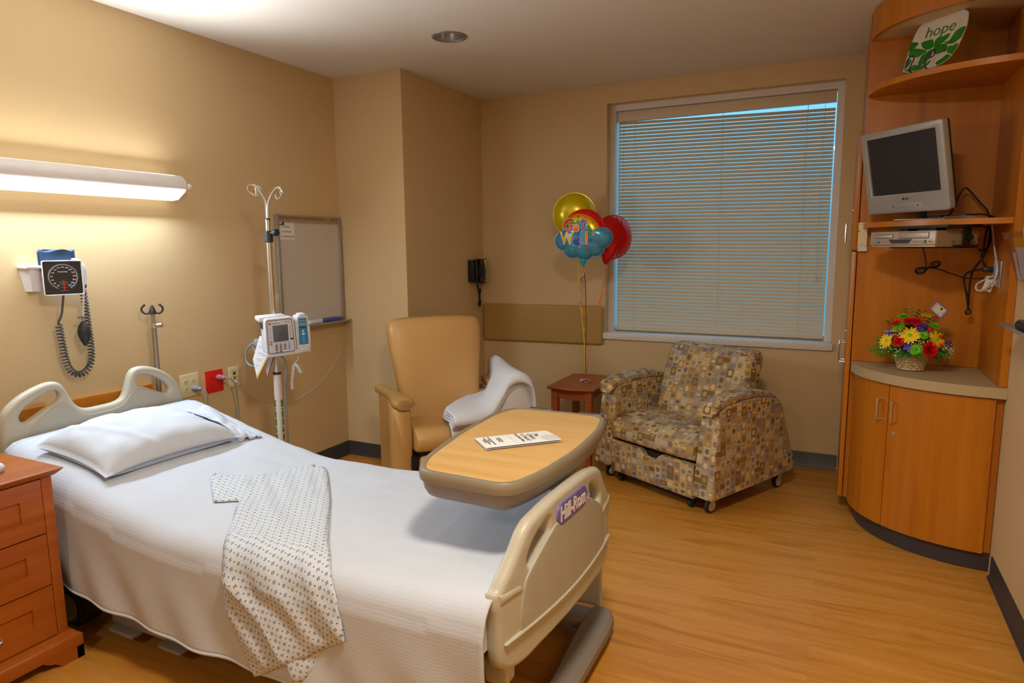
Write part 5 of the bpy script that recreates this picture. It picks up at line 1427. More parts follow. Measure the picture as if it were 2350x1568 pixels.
gf = MB('gaugeface').bb((-.070, .002, -.070), (.070, .006, .070), T=gT)
gf.tube([(.053*math.sin(a), .0008, .053*math.cos(a)+.004) for a in [math.radians(-155+310*i/60) for i in range(61)]], .0026, 'gaugegrey', T=gT, seg=5)
for i in range(31):
    a = math.radians(-150+300*i/30)
    gf.tube([(.0565*math.sin(a), .0008, .0565*math.cos(a)+.004), (.0605*math.sin(a), .0008, .0605*math.cos(a)+.004)], .0006, 'gaugegrey', T=gT, seg=4)
for i, n in enumerate(range(20, 301, 20)):
    a = math.radians(-150+300*i/14)
    gf.text(str(n), .0088, 'paper', gT @ Matrix.Translation((.042*math.sin(a), .0014, .042*math.cos(a)+.004)), .0002, .0001)
for z, w_ in ((.030, .0), (-.018, .034), (-.024, .03), (-.030, .022), (-.042, .026), (-.056, .03)):
    if w_: gf.bb((-w_/2, .0008, z), (w_/2, .0016, z+.0016), 'gaugegrey', T=gT)
gf.text('WelchAllyn', .008, 'paper', gT @ Matrix.Translation((0, .0014, .026)), .0002, .0001)
gf.build('dial', gho)
MB('redink').plate([[(-.0022, -.052), (.0022, -.052), (.0018, -.008), (-.0018, -.008)]], .001, T=gT @ Matrix.Translation((0, -.0004, 0))).build('needle', gho)
# folded cuff standing in the bracket
cf = MB('navy')
def ribbonwall(path, z0, z1, th=.006):
    P_ = smoothpath([(x, y, 0) for x, y in path], 6)
    L = [];R_ = []
    for i, p in enumerate(P_):
        a = P_[max(i-1, 0)]; b = P_[min(i+1, len(P_)-1)]; t = (b-a).normalized(); n = Vector((-t.y, t.x, 0))*th/2
        L.append(p+n); R_.append(p-n)
    loop = L+R_[::-1]
    return [[(p.x, p.y, z0+(.0 if zz == 0 else 0)) for p in loop] for zz in (0,)]+[[(p.x, p.y, z1+.006*math.sin(i*.4)) for i, p in enumerate(loop)]]
cf.rings(ribbonwall([(.045, -1.972), (.04, -1.93), (.045, -1.865), (.062, -1.835), (.073, -1.845), (.07, -1.90), (.058, -1.955), (.066, -1.972), (.086, -1.945), (.094, -1.90), (.090, -1.862)], 1.385, 1.472))
cf.build('cuff', bpg)
MB('hose').tube([(.09, -1.862, 1.435), (.10, -1.838, 1.432), (.104, -1.817, 1.40), (.098, -1.811, 1.35), (.09, -1.811, 1.322)], .0042, smooth=6).tube([(.088, -1.862, 1.43), (.115, -1.842, 1.425), (.125, -1.832, 1.39), (.110, -1.833, 1.30), (.09, -1.833, 1.20), (.088, -1.834, 1.175)], .0042, smooth=6).build('air_hose', bpg)
def coil(path, r, turns, n=18, taper=None):
    P_ = smoothpath(path, 10); S = [0]
    for a, b in zip(P_, P_[1:]): S.append(S[-1]+(b-a).length)
    out = []; N = turns*n; j = 0; up = None
    for i in range(N+1):
        s = S[-1]*i/N
        while j < len(S)-2 and S[j+1] < s: j += 1
        k_ = (s-S[j])/(S[j+1]-S[j]); p = P_[j].lerp(P_[j+1], k_); t = (P_[j+1]-P_[j]).normalized()
        up = t.orthogonal().normalized() if up is None else (up-t*up.dot(t)).normalized()
        w_ = t.cross(up); a = 2*PI*i/n; R = r if taper is None else taper(i/N)
        out.append(p+up*math.cos(a)*R+w_*math.sin(a)*R)
    return out
MB('greyrub').tube([(.09, -1.811, 1.322), (.085, -1.811, 1.306)], .006).tube(coil([(.06, -1.808, 1.30), (.055, -1.80, 1.23), (.055, -1.796, 1.13), (.055, -1.793, 1.03), (.055, -1.80, .965), (.055, -1.825, .928), (.055, -1.862, .918), (.055, -1.893, .942), (.055, -1.908, .99), (.055, -1.916, 1.06), (.055, -1.922, 1.15)], .0125, 46), .0033, seg=6).tube([(.055, -1.922, 1.15), (.062, -1.925, 1.165), (.085, -1.922, 1.20), (.11, -1.920, 1.285)], .0045, smooth=5).build('coiled_hose', bpg)
MB('rubber').lathe([(.0005, -.06), (.007, -.06), (.009, -.052), (.016, -.040), (.0245, -.015), (.026, .005), (.021, .028), (.010, .045), (.008, .05), (.0005, .05)], T=Matrix.Translation((.088, -1.836, 1.108)), seg=24).build('squeeze_bulb', bpg)
MB('steel').cyl((.088, -1.835, 1.152), (.088, -1.834, 1.182), .006).cyl((.088, -1.842, 1.176), (.088, -1.856, 1.178), .0055).build('valve', bpg)

# ------------------------------------------------------------------ whiteboard
wbd = thing('whiteboard', 'grey framed whiteboard on the wall in the corner', 'whiteboard', (0, -.30, 1.0))
b0, b1, z0, z1 = -.594, -.012, .995, 1.683
MB('board').bb((.004, b0+.01, z0+.01), (.012, b1-.01, z1-.01)).build('panel', wbd)
MB('alu').bb((.001, b0, z0), (.026, b0+.022, z1), bev=.002).bb((.001, b1-.02, z0), (.026, b1, z1), bev=.002).bb((.001, b0+.022, z0), (.022, b1-.02, z0+.015)).bb((.001, b0+.022, z1-.012), (.026, b1-.02, z1)).bb((.001, b0+.022, z1-.045), (.020, b1-.02, z1-.030)).build('frame', wbd)
MB('brownstrip').bb((.004, b0+.022, z1-.030), (.021, b1-.02, z1-.012)).build('tack_strip', wbd)
for y in (-.17, -.135): MB('petalgrn').bb((.0205, y, z1-.024), (.024, y+.022, z1-.014)).build('green_clip', wbd)
MB('alu').bb((.002, b0+.1, z0-.022), (.075, b1+.004, z0-.016), bev=.001).bb((.072, b0+.1, z0-.018), (.078, b1+.004, z0-.010), bev=.001).build('tray', wbd)
nT = wallT(-.505, 1.583, .0125)
nt = MB('paper').plate([plate_pts(.135, .108)], .0008, T=nT @ Matrix.Translation((0, -.0006, 0)))
for i, s in enumerate(('Glasses', 'Dentures', 'Hearing Aids')):
    z = .026-.030*i
    nt.text(s, .0165, 'ink', nT @ Matrix.Translation((-.022, -.0012, z)), .0002, .0001, align='LEFT')
    nt.plate([plate_pts(.011, .011), [(-.004, -.004), (-.004, .004), (.004, .004), (.004, -.004)]], .0004, 'ink', T=nT @ Matrix.Translation((-.034, -.0012, z)))
tag(nt.build('check_list_note', None), 'white paper note with three printed check boxes on the whiteboard', 'note')
pT_ = wallT(-.545, 1.655-.02, .0125)
pn_ = MB('papergrey').plate([plate_pts(.05, .05)], .0006, T=pT_ @ Matrix.Translation((0, -.0005, .004)))
for z in (.022, .015, .008): pn_.bb((-.02, -.0014, z), (.01, -.0006, z+.002), 'ink', T=pT_)
pn_.bb((.005, -.0014, -.018), (.022, -.0006, .002), 'ink', T=pT_).bb((-.02, -.0014, -.018), (.002, -.0006, -.008), 'greyrub', T=pT_)
tag(pn_.build('small_sticker', None), 'small dark printed sticker in the top left corner of the whiteboard', 'sticker')
zt_ = z0-.0155
er = MB('lcd').rings([[(x, y, z) for x, y in rr([(.03, -.40), (.068, -.40), (.068, -.27), (.03, -.27)], .01, 3)] for z in (zt_, zt_+.012)]).rings([[(.049+(x-.049)*k, y, z) for x, y in rr([(.032, -.398), (.066, -.398), (.066, -.272), (.032, -.272)], .01, 3)] for z, k in ((zt_+.012, 1), (zt_+.026, .95), (zt_+.032, .7))], 'papergrey')
tag(er.build('whiteboard_eraser', None), 'grey eraser lying on the whiteboard tray beside the blue box', 'eraser')
tag(MB('marker').bb((.028, -.25, zt_), (.066, -.09, zt_+.026), bev=.002).bb((.0655, -.245, zt_+.004), (.067, -.21, zt_+.022), 'ink').build('marker_box', None), 'blue marker box lying on the whiteboard tray', 'box')
cable('thin_wall_wire', 'papergrey', .0014, [[(.06, -.006, .982), (.05, -.008, .965), (.02, -.012, .90), (.010, -.05, .778), (.008, -.14, .67), (.008, -.276, .573), (.008, -.443, .517), (.008, -.56, .505), (.008, -.737, .547), (.008, -.836, .587), (.008, -.90, .635), (.008, -.945, .69)]], 'thin pale wire drooping along the wall from the whiteboard to the cream plate', 'wire')

# ------------------------------------------------------------------ drip stand and pump
PX, PY = .428, -1.05
iv = thing('iv_stand', 'tall chrome drip stand with curled hooks and a white lower sleeve', 'iv stand', (PX, PY, 0))
MB('white').cyl((PX, PY, .11), (PX, PY, .805), .0205).build('lower_sleeve', iv)
cmb = MB('green')
def mark(a0, a1, z0, z1):
    n = 4
    cmb.rings([[(PX+.0212*math.cos(a0+(a1-a0)*q/n), PY+.0212*math.sin(a0+(a1-a0)*q/n), z) for q in range(n+1)] for z in (z0, z1)], closed=False, caps=False)
for a, w_ in ((.10, .6), (-1.85, .6)):
    z = .665
    for i_, (hh_, k_) in enumerate(((.040, 0), (.008, 0), (.036, 1), (.036, 1), (.034, 2), (.034, 0), (.036, 1), (.036, 1), (.036, 0))):
        mark(a-w_/2*(1 if k_ != 1 else .7), a+w_/2*(.3 if k_ == 2 else 1), z-hh_, z)
        if k_ == 2: mark(a+w_*.1, a+w_*.45, z-hh_, z-hh_*.5)
        z -= hh_+.007
cmb.build('green_marking', iv)
MB('rubber').cyl((PX, PY, .803), (PX, PY, .815), .021).build('collar', iv)
MB('chrome').cyl((PX, PY, .80), (PX, PY, 1.535), .0145).build('middle_tube', iv)
MB('chrome').cyl((PX, PY, 1.52), (PX, PY, 1.628), .0125).cyl((PX, PY, 1.622), (PX, PY, 1.63), .0132, mat='black').build('upper_tube', iv)
MB('rubber').cyl((PX, PY, 1.505), (PX, PY, 1.565), .0215, bev=.003).cyl((PX+.01, PY-.0, 1.552), (PX+.045, PY+.0, 1.556), .009).cyl((PX+.036, PY, 1.555), (PX+.064, PY, 1.556), .018, bev=.004).cyl((PX-.012, PY-.022, 1.522), (PX-.010, PY-.018, 1.522), .004, mat='chrome').build('height_clamp', iv)
for nm, rod, lp_ in (('l', [(PX-.006, PY, 1.60), (PX-.006, PY, 1.688), (.414, PY, 1.73), (.387, PY-.01, 1.774)], [(.372, PY-.012, 1.794), (.349, PY-.014, 1.804), (.318, PY-.012, 1.802), (.306, PY-.005, 1.783), (.318, PY+.005, 1.763), (.348, PY+.012, 1.750), (.375, PY+.016, 1.760), (.384, PY+.012, 1.779), (.370, PY+.006, 1.795), (.352, PY+.004, 1.795), (.358, PY+.002, 1.77), (.356, PY+.002, 1.757)]),
                     ('r', [(PX+.006, PY, 1.60), (PX+.008, PY, 1.688), (.458, PY, 1.735), (.49, PY-.004, 1.770), (.521, PY-.008, 1.783)], [(.540, PY-.010, 1.775), (.550, PY-.008, 1.755), (.541, PY, 1.737), (.527, PY+.008, 1.738), (.516, PY+.012, 1.758), (.520, PY+.010, 1.780), (.50, PY+.012, 1.770), (.487, PY+.008, 1.745), (.50, PY+.002, 1.727), (.525, PY-.002, 1.730), (.540, PY-.004, 1.745)])):
    MB('chrome').tube(rod+lp_, lambda t: .0062 if t < .35 else .0036, smooth=8, seg=8).build('bag_hook', iv)
bs = MB('steel').cyl((PX, PY, .07), (PX, PY, .12), .035, bev=.006)
for k_ in range(5):
    a = 2*PI*k_/5+.3; c, s_ = math.cos(a), math.sin(a)
    bs.tube([(PX+c*.02, PY+s_*.02, .095), (PX+c*.14, PY+s_*.14, .085), (PX+c*.27, PY+s_*.27, .065)], .013, seg=8, flat=.8)
bs.build('base', iv)
for k_ in range(5):
    a = 2*PI*k_/5+.3; x, y = PX+math.cos(a)*.27, PY+math.sin(a)*.27
    MB('rubber').cyl((x-.01, y, .027), (x+.01, y, .027), .027, bev=.004).bb((x-.014, y-.012, .03), (x+.014, y+.012, .062), 'bedgrey', .003).build('caster', iv)

pm = thing('infusion_pump', 'pale grey infusion pump with keypad and blue side module, clamped to the drip stand', 'infusion pump', (.55, -1.12, .92))
pT = TR((.553, -1.128, 1.027), 1.10, -.06, .035) @ Matrix.Diagonal((.88, .88, .93, 1))
w, h = .178, .205
bo = MB('pump')
def fr(k, y, dx=0, kk=None): return [(x*k+dx, y, z*(kk or k)) for x, z in rr([(-w/2, -h/2), (w/2, -h/2), (w/2*.94, h/2), (-w/2*.98, h/2)], .02, 4)]
bo.rings([fr(.86, .10), fr(.97, .085), fr(1.0, .03), fr(1.0, .008), fr(.97, 0)], T=pT)
bo.bb((-w/2-.02, .03, h/2-.02), (w/2-.04, .12, h/2+.008), bev=.008, T=pT).bb((-w/2, .0, -h/2-.012), (w/2+.085, .08, -h/2+.012), bev=.006, T=pT)
bo.bb((-w/2-.006, .04, .045), (-w/2+.01, .075, .070), 'ink', T=pT)
bo.build('main_unit', pm)
fcp = MB('keydark').plate([rr([(-.078, -.094), (.078, -.094), (.070, .092), (-.076, .092)], .014, 4)], .002, T=pT @ Matrix.Translation((0, -.0005, 0)))
fcp.plate([rr([(-.0745, -.0905), (.0745, -.0905), (.0668, .0888), (-.0728, .0888)], .012, 4)], .002, 'pump', T=pT @ Matrix.Translation((0, -.0012, 0)))
fcp.text('CareFusion', .0105, 'ink', pT @ Matrix.Translation((-.026, -.0026, .074)), .0002, .0001).cyl((-.060, -.0015, .074), (-.060, -.003, .074), .0055, mat='ink', T=pT, seg=14).text('Alaris PC', .0095, 'ink', pT @ Matrix.Translation((.042, -.0026, .077)), .0002).bb((.044, -.003, .066), (.060, -.0022, .0675), 'red', T=pT)
fcp.build('face', pm)
MB('screen').bb((-.045, -.0034, -.030), (.043, -.0015, .062), T=pT, bev=.0005).build('screen', pm)
ky = MB('keyblue')
def key(x, z, rx, rz, mat): ky.cyl((0, 0, 0), (0, -.0016, 0), 1, mat=mat, T=pT @ Matrix.Translation((x, -.0022, z)) @ Matrix.Diagonal((rx, 1, rz, 1)), seg=14)
for i in range(5):
    key(-.060, .046-.0135*i, .0052, .0042, 'keyblue'); key(.056, .046-.0135*i, .0052, .0042, 'keyblue')
    for x, q in ((-.060, 0), (.056, 0)): ky.cyl((x, -.0036, .046-.0135*i), (x, -.0042, .046-.0135*i), .0026, mat='paper', T=pT, seg=8)
key(-.060, -.027, .0085, .0058, 'orange'); key(-.060, -.040, .0085, .0052, 'keyblue')
key(.062, -.022, .011, .0055, 'keydark')
for r_ in range(5):
    for c_ in range(4):
        if r_ == 4 and c_ == 3: continue
        m_ = 'keyblue' if (r_ == 0 or c_ == 3) else 'keydark'
        if r_ == 4 and c_ == 2: m_ = 'paper'
        if r_ == 4 and c_ == 0: m_ = 'keyblue'
        x, z = -.030+.0245*c_, -.0405-.0112*r_
        key(x, z, .0075 if r_ else .005, .0048, m_)
        if m_ != 'paper': ky.cyl((x, -.0036, z), (x, -.0042, z), .0022, mat='paper', T=pT, seg=8)
ky.build('keypad', pm)
mo = MB('pump').bb((w/2+.002, .005, -.098), (w/2+.012, .075, .075), bev=.003, T=pT).rings([[(x+w/2+.046, y, z) for x, z in rr([(-.036, -.10), (.034, -.10), (.030, .10), (-.034, .10)], .014, 4)] for y in (-.004, .075)], T=pT).bb((w/2+.024, .0, .098), (w/2+.066, .06, .112), bev=.006, T=pT).bb((w/2+.072, -.008, -.085), (w/2+.084, .03, .035), 'papergrey', .003, T=pT)
mo = mo.build('side_module', pm)
mp = MB('pumpblue').plate([rr([(w/2+.014, -.062), (w/2+.070, -.062), (w/2+.066, .088), (w/2+.018, .088)], .003, 2)], .002, T=pT @ Matrix.Translation((0, -.0052, 0)))
mp.bb((w/2+.021, -.0075, .046), (w/2+.062, -.006, .062), 'lcd', T=pT).bb((w/2+.021, -.0075, .031), (w/2+.062, -.006, .040), 'ink', T=pT).bb((w/2+.036, -.0075, .008), (w/2+.046, -.006, .022), 'papergrey', T=pT)
mp.text('Alaris Pump', .008, 'paper', pT @ Matrix.Translation((w/2+.042, -.0066, .074)), .0002)
for z, q in ((-.002, 'paper'), (-.022, 'fcyan'), (-.036, 'fcyan'), (-.050, 'fcyan')):
    mp.cyl((0, 0, 0), (0, -.0016, 0), 1, mat=q, T=pT @ Matrix.Translation((w/2+.042, -.006, z)) @ Matrix.Diagonal((.009, 1, .0052, 1)), seg=14)
mp.bb((w/2+.014, -.0068, -.075), (w/2+.070, -.005, -.064), 'paper', T=pT).text('CareFusion', .0068, 'ink', pT @ Matrix.Translation((w/2+.044, -.0074, -.0695)), .0002)
mp.bb((w/2+.016, -.010, -.108), (w/2+.066, 0, -.077), 'papergrey', .004, T=pT)
mp.build('module_panel', mo)
MB('bedgrey').bb((PX-.03, PY-.02, .985), (PX+.035, PY+.03, 1.055), bev=.006).build('pole_clamp', pm)
MB('greycord').tube([(.43, -1.09, 1.062), (.393, -1.08, 1.06), (.359, -1.07, 1.029), (.336, -1.07, .99), (.284, -1.08, .962), (.246, -1.08, .928), (.235, -1.08, .888), (.248, -1.08, .854), (.286, -1.08, .841), (.325, -1.08, .853), (.37, -1.06, .90)], .0048, smooth=6).tube([(.334, -1.075, .987), (.307, -1.08, .972), (.298, -1.08, .947), (.311, -1.08, .925), (.332, -1.08, .923), (.345, -1.08, .943), (.344, -1.08, .962)], .0042, smooth=6).bb((.318, -1.095, .955), (.352, -1.068, .995), 'greycord', .006).tube([(.507, -1.09, .915), (.505, -1.06, .88), (.498, -1.05, .844), (.479, -1.045, .763), (.462, -1.03, .68), (.45, -1.02, .4), (.44, -1.02, .15)], .0052, smooth=6).build('power_cord', pm)
MB('papergrey').tube([(.631, -1.1, .926), (.634, -1.1, .905), (.618, -1.1, .893), (.609, -1.1, .878)], .0012, smooth=4, seg=5).tube(coil([(.604, -1.1, .872), (.597, -1.1, .85), (.589, -1.1, .813), (.582, -1.1, .775), (.584, -1.1, .745)], .006, 15, 12), .0022, seg=5).tube(coil([(.609, -1.1, .876), (.627, -1.1, .871), (.638, -1.1, .853), (.651, -1.1, .836)], .007, 9, 12), .0022, seg=5).build('coiled_lead', pm)
ic = thing('instruction_cards', 'white instruction cards with an orange edge, hanging at the left of the infusion pump', 'card', (.40, -1.13, .79))
for nm, dy, pts_, ed in (('card', 0, [(.398, 1.018), (.432, 1.020), (.464, .931), (.361, .786), (.338, .889)], 1), ('back_card', .03, [(.412, 1.01), (.436, 1.018), (.470, .925), (.408, .79), (.395, .83)], 0)):
    m = MB('paper').plate([[(x, z) for x, z in pts_][::-1]], .0012, T=Matrix.Translation((0, -1.125+dy, 0)))
    if ed:
        m.plate([[(.464, .931), (.458, .934), (.357, .795), (.361, .786)]], .0006, 'yellowstrip', T=Matrix.Translation((0, -1.1262, 0)))
        for i in range(9):
            zc = .985-i*.0175; xl = .385-i*.0045; xr_ = .428-i*.002+(.01 if i > 2 else 0)-max(0, i-4)*.011
            m.bb((xl, -1.1262, zc), (xr_, -1.1256, zc+.0022), 'papergrey')
            if i % 2: m.bb((xl+.004, -1.1262, zc-.008), (xr_-.012, -1.1256, zc-.006), 'gaugegrey')
    else: m.plate([[(.470, .925), (.464, .925), (.402, .79), (.408, .79)]], .0006, 'ribred', T=Matrix.Translation((0, -1.0962, 0)))
    m.build(nm, ic)
MB('steel').tube([(.412+.014*math.cos(a), -1.118, 1.022+.016*math.sin(a)) for a in [2*PI*i/20 for i in range(20)]], .0012, closed=True, seg=5).build('ring', ic)

# ------------------------------------------------------------------ padded wall panel and telephone
m = MB('pad')
m.plate([rr([(.562, .732), (1.566, .744), (1.566, 1.032), (.562, 1.026)], .02, 4)], .034, bev=.014, T=Matrix.Translation((0, Y2-.018, 0)), bres=4)
tag(m.build('wall_pad', None), 'long olive vinyl bumper pad fixed to the wall left of the window', 'wall pad')
ph = thing('wall_telephone', 'black wall telephone with handset and coiled cord, in the corner beside the recliner', 'telephone', (XP, .90, 1.18))
MB('black').bb((XP+.001, .80, 1.205), (XP+.045, .99, 1.375), bev=.008).bb((XP+.045, .835, 1.195), (XP+.062, 1.0, 1.382), bev=.006).build('body', ph)
MB('phonewhite').bb((XP+.060, .925, 1.205), (XP+.0635, .99, 1.375), bev=.001).build('face_label', ph)
k = MB('ink')
for i in range(6): k.bb((XP+.063, .945, 1.215+i*.016), (XP+.066, .975, 1.223+i*.016))
k.build('keypad', ph)
MB('black').rings([[(XP+.062+dx+r*math.cos(a)*.7, .885+r*math.sin(a), z) for a in [2*PI*i/16 for i in range(16)]] for z, r, dx in ((1.192, .018, .012), (1.20, .026, .014), (1.235, .026, .018), (1.255, .018, .030), (1.29, .017, .034), (1.325, .018, .030), (1.345, .026, .018), (1.372, .026, .014), (1.382, .018, .012))]).build('handset', ph)
MB('rubber').tube(coil([(XP+.065, .835, 1.205), (XP+.055, .865, 1.16), (XP+.05, .885, 1.125), (XP+.05, .893, 1.08), (XP+.05, .885, 1.05), (XP+.05, .875, 1.03)], .006, 34, 10), .0026, seg=5).tube(coil([(XP+.05, .875, 1.03), (XP+.05, .895, 1.02), (XP+.05, .907, 1.04), (XP+.05, .893, 1.08), (XP+.05, .90, 1.12), (XP+.055, .905, 1.15)], .006, 30, 10), .0026, seg=5).tube([(XP+.055, .905, 1.15), (XP+.055, .908, 1.20)], .0025).build('coiled_cord', ph)

# ------------------------------------------------------------------ balloons
def foil(m, R, depth, T, n=84, rings=14, crimp=.035, ncr=26, mat=None):
    """inflated foil shape with outline radius R(angle), seam in its own x,z plane"""
    rows_ = []
    def h(t): return depth*max(0, 1-t**2.6)**.62
    for side in (-1, 1):
        rr_ = []
        for i in range(rings+1):
            t = i/rings
            rr_.append([Vector((R(2*PI*k_/n)*t*math.cos(2*PI*k_/n), side*h(t)*(1-crimp*8*sstep(.55, 1, t)*(.5+.5*math.cos(ncr*2*PI*k_/n))*.5), R(2*PI*k_/n)*t*math.sin(2*PI*k_/n))) for k_ in range(n)])
        m.rings(rr_[1:], mat, caps=False, T=T)
        c = [rr_[0][0]]
        b = bmesh.new(); vc_ = b.verts.new(c[0]); V = [b.verts.new(p) for p in rr_[1]]
        for k_ in range(n): b.faces.new((vc_, V[k_], V[(k_+1) % n]))
        m._merge(b, T, mat)
    # flat welded rim
    m.rings([[Vector((R(2*PI*k_/n)*s*math.cos(2*PI*k_/n), y, R(2*PI*k_/n)*s*math.sin(2*PI*k_/n))) for k_ in range(n)] for s, y in ((.985, -.0012), (1.03, -.0008), (1.03, .0008), (.985, .0012))], mat, caps=False, T=T)
    bmesh.ops.recalc_face_normals(m.bm, faces=m.bm.faces)
    return h
def ribbon(m, pts, mat, r=.0024, smooth=6, flat=.25): m.tube(pts, r, mat, smooth=smooth, seg=6, flat=flat)
gT_ = TR((1.582, .55, 1.555), .52, .0, 0)
gw_ = thing('get_well_balloon', 'rainbow and blue cloud foil balloon reading Get Well, in front', 'balloon', (1.582, .55, 1.37))
lob = [(-.128, -.045, .064), (-.070, -.098, .062), (.012, -.112, .062), (.085, -.092, .058), (.135, -.028, .066), (.006, .012, .142)]
def Rg(a):
    d = Vector((math.cos(a), math.sin(a))); best = 0
    for x, z, r in lob:
        c = Vector((x, z)); b_ = d.dot(c); q = b_*b_-(c.dot(c)-r*r)
        if q > 0: best = max(best, b_+math.sqrt(q))
    return best
m = MB('rainbow')
gl = Matrix.Translation((1.582, .55, 1.555)) @ Matrix.Rotation(.08, 4, 'Z')
# built in its own frame so the print lies in the balloon's plane
m2 = MB('rainbow'); hfun = foil(m2, Rg, .062, Matrix(), n=120, rings=18, ncr=40)
bal = m2.build('foil', gw_, local=True, sharp=60)
bal.matrix_basis = gw_.matrix_basis.inverted() @ gl
def hz(x, z):
    a = math.atan2(z, x); t = min(1, math.hypot(x, z)/Rg(a)); return hfun(t)
def ltr(m, s, size, x, z, col, rot=0, fat=.0025, lift=.006, sx_=1.0):
    for mt_, ft__, lf_ in (('fblue', fat+.0032, lift-.0022), ('fwhite', fat+.0024, lift-.001), (col, fat, lift)):
        q = MB(mt_).text(s, size, mt_, Matrix(), ext=.0004, fat=ft__)
        bmesh.ops.triangulate(q.bm, faces=q.bm.faces)
        me__ = bpy.data.meshes.new('t'); q.bm.to_mesh(me__); q.bm.free()
        me__.transform(Matrix.Rotation(rot, 4, 'Y'))
        for v in me__.vertices:
            X_, Z_ = v.co.x*sx_+x, v.co.z+z
            v.co = Vector((X_, -hz(x*.5+X_*.5, Z_)-lf_+v.co.y, Z_))
        m._mergemesh(me__, None, mt_)
lm = MB('fwhite')
ltr(lm, 'G', .108, -.086, .052, 'fred'); ltr(lm, 'e', .098, -.030, .040, 'forange'); ltr(lm, 't', .125, .018, .062, 'fpurple')
ltr(lm, 'W', .108, -.094, -.036, 'fyellow', sx_=.8); ltr(lm, 'e', .098, -.026, -.040, 'fblue'); ltr(lm, 'l', .112, .012, -.034, 'fcyan'); ltr(lm, 'l', .112, .040, -.036, 'forange')
ob = lm.build('lettering', gw_, local=True); ob.matrix_basis = bal.matrix_basis.copy()
sm_ = MB('fwhite')
def star(x, z, r, mat):
    pts = [(x+(r if i % 2 == 0 else r*.45)*math.sin(PI*i/5), z+(r if i % 2 == 0 else r*.45)*math.cos(PI*i/5)) for i in range(10)]
    y = -hz(x, z)
    sm_.plate([pts[::-1]], .0012, mat, T=Matrix.Translation((0, y-.002, 0)))
for x, z, r, mt_ in ((-.02, .108, .010, 'ribred'), (-.036, .078, .009, 'fwhite'), (-.030, .058, .010, 'fblue'), (.040, .052, .010, 'fwhite'), (.078, .068, .010, 'fgreen'), (.058, .026, .009, 'fred'), (.068, -.046, .018, 'fblue'), (.086, -.010, .012, 'forange'), (-.060, -.100, .013, 'fgreen'), (-.008, -.088, .010, 'forange'), (.048, -.092, .013, 'fred'), (-.128, -.046, .007, 'fred')): star(x, z, r, mt_)
os_ = sm_.build('stars', gw_, local=True); os_.matrix_basis = bal.matrix_basis.copy()
MB('bluefoil').rings([[(1.585+w_*math.cos(a), .55+w_*.5*math.sin(a), z) for a in [2*PI*i/14 for i in range(14)]] for z, w_ in ((1.435, .012), (1.41, .020), (1.385, .022), (1.365, .020), (1.35, .012), (1.338, .006))]).build('neck', gw_)
rb = MB('ribred')
ribbon(rb, [(1.592, .55, 1.34), (1.598, .555, 1.223), (1.601, .56, 1.104), (1.6, .57, .893), (1.597, .57, .74), (1.602, .57, .572)], 'ribred', .003)
rb.build('ribbon', gw_)
rb = MB('riborange')
ribbon(rb, [(1.587, .55, 1.335), (1.581, .55, 1.277), (1.57, .54, 1.241), (1.588, .55, 1.225), (1.575, .56, 1.194), (1.563, .55, 1.17), (1.572, .54, 1.152)], 'riborange')
ribbon(rb, [(1.59, .55, 1.335), (1.594, .55, 1.277), (1.57, .54, 1.253), (1.584, .55, 1.235), (1.556, .56, 1.211), (1.559, .55, 1.182), (1.591, .54, 1.153), (1.569, .55, 1.122), (1.557, .56, 1.098), (1.595, .55, 1.066)], 'ribblue')
ribbon(rb, [(1.556, .56, 1.098), (1.575, .55, 1.06), (1.594, .55, 1.045), (1.600, .54, 1.01), (1.59, .55, .99), (1.560, .56, .975)], 'riborange')
ribbon(rb, [(1.596, .55, 1.335), (1.59, .55, 1.283), (1.559, .54, 1.274), (1.581, .55, 1.253), (1.572, .55, 1.158)], 'ribyel')
rb.build('curled_ribbon', gw_)
yb_ = thing('yellow_balloon', 'round yellow foil balloon behind the Get Well balloon', 'balloon', (1.475, .75, 1.55))
yT = TR((1.440, .76, 1.690), .30)
m = MB('yellowfoil'); foil(m, lambda a: .145, .075, yT, ncr=30); m.build('foil', yb_, sharp=60)
rb = MB('ribyel')
ribbon(rb, [(1.478, .75, 1.545), (1.50, .72, 1.42), (1.505, .68, 1.37), (1.518, .64, 1.274), (1.534, .62, 1.166), (1.541, .6, 1.112), (1.552, .6, 1.033), (1.561, .6, .973), (1.571, .6, .875), (1.581, .59, .809), (1.588, .58, .704), (1.60, .575, .572)], 'ribyel')
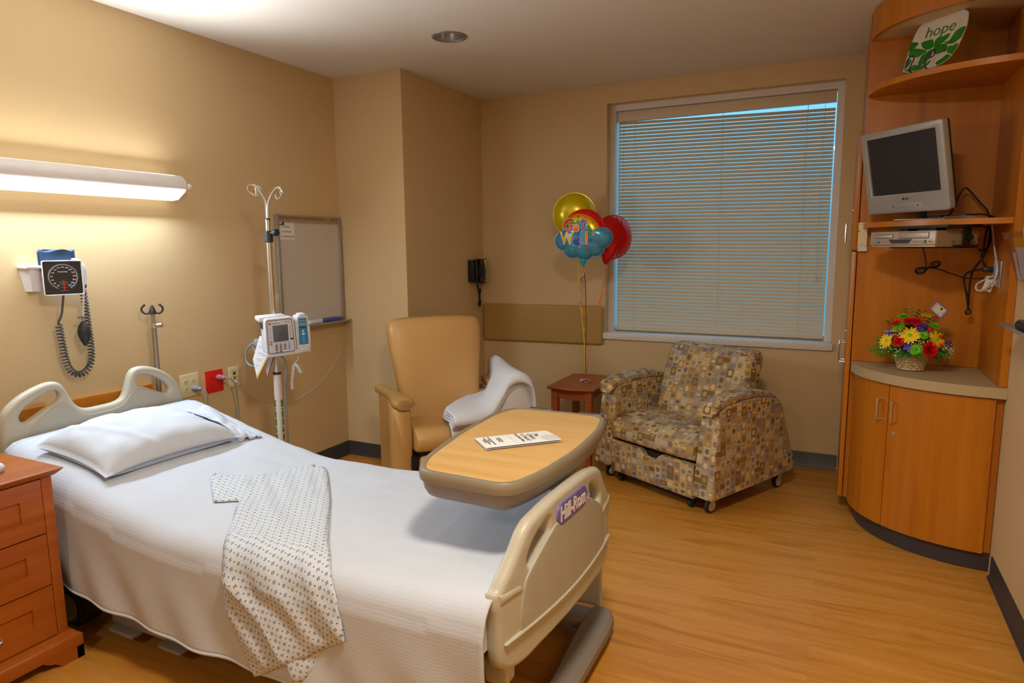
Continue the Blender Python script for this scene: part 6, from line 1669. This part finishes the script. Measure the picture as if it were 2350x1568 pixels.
ribbon(rb, [(1.565, .60, .93), (1.578, .59, .915), (1.594, .60, .93), (1.575, .61, .905), (1.57, .6, .885), (1.59, .59, .89)], 'ribyel', .0022)
ribbon(rb, [(1.541, .6, 1.112), (1.57, .59, 1.02), (1.60, .6, 1.04), (1.575, .61, 1.0)], 'ribyel', .0022)
rb.build('ribbon', yb_)
rbn = thing('red_balloon', 'red foil balloon beside the window edge, right of the Get Well balloon', 'balloon', (1.75, .70, 1.36))
rT = TR((1.742, .70, 1.530), .85)
def Rr(a):
    d = ((a+PI/2+.32+PI) % (2*PI))-PI
    return .142+.045*math.exp(-(d/.22)**2)
m = MB('redfoil'); foil(m, Rr, .072, rT, ncr=24, crimp=.05); m.build('foil', rbn, sharp=40)
rb = MB('riborange')
ribbon(rb, [(1.708, .69, 1.345), (1.698, .66, 1.252), (1.685, .62, 1.133), (1.663, .6, 1.013), (1.642, .6, .861), (1.623, .59, .792), (1.608, .58, .656), (1.604, .575, .572)], 'riborange')
ribbon(rb, [(1.708, .69, 1.342), (1.695, .66, 1.228), (1.722, .63, 1.17), (1.682, .61, 1.109), (1.715, .6, 1.039), (1.680, .6, 1.001), (1.702, .6, .993)], 'riborange')
rb.build('ribbon', rbn)
bw = thing('balloon_weight', 'small knot of curled ribbons anchoring the balloons on the end table', 'balloon weight', (1.605, .572, .549))
MB('fwhite').lathe([(.0005, .0005), (.013, .0005), (.014, .006), (.010, .014), (.0005, .018)], T=Matrix.Translation((1.605, .572, .548))).build('weight', bw)
random.seed(11)
for i, c in enumerate(('riborange', 'ribblue', 'ribyel', 'riborange', 'fwhite', 'ribred', 'ribblue', 'riborange')):
    a = i*2*PI/8+.3; ln = .045; pts = []
    for k_ in range(14):
        t = k_/13; pts.append((1.605+math.cos(a)*ln*t+.008*math.cos(k_*1.5), .572+math.sin(a)*ln*t*.8+.008*math.sin(k_*1.5), .562+.006*math.sin(k_*1.5+1)+.004*(1-t)))
    mm = MB(c); ribbon(mm, pts, c, .0028, 4); mm.build('curled_ribbon', bw)
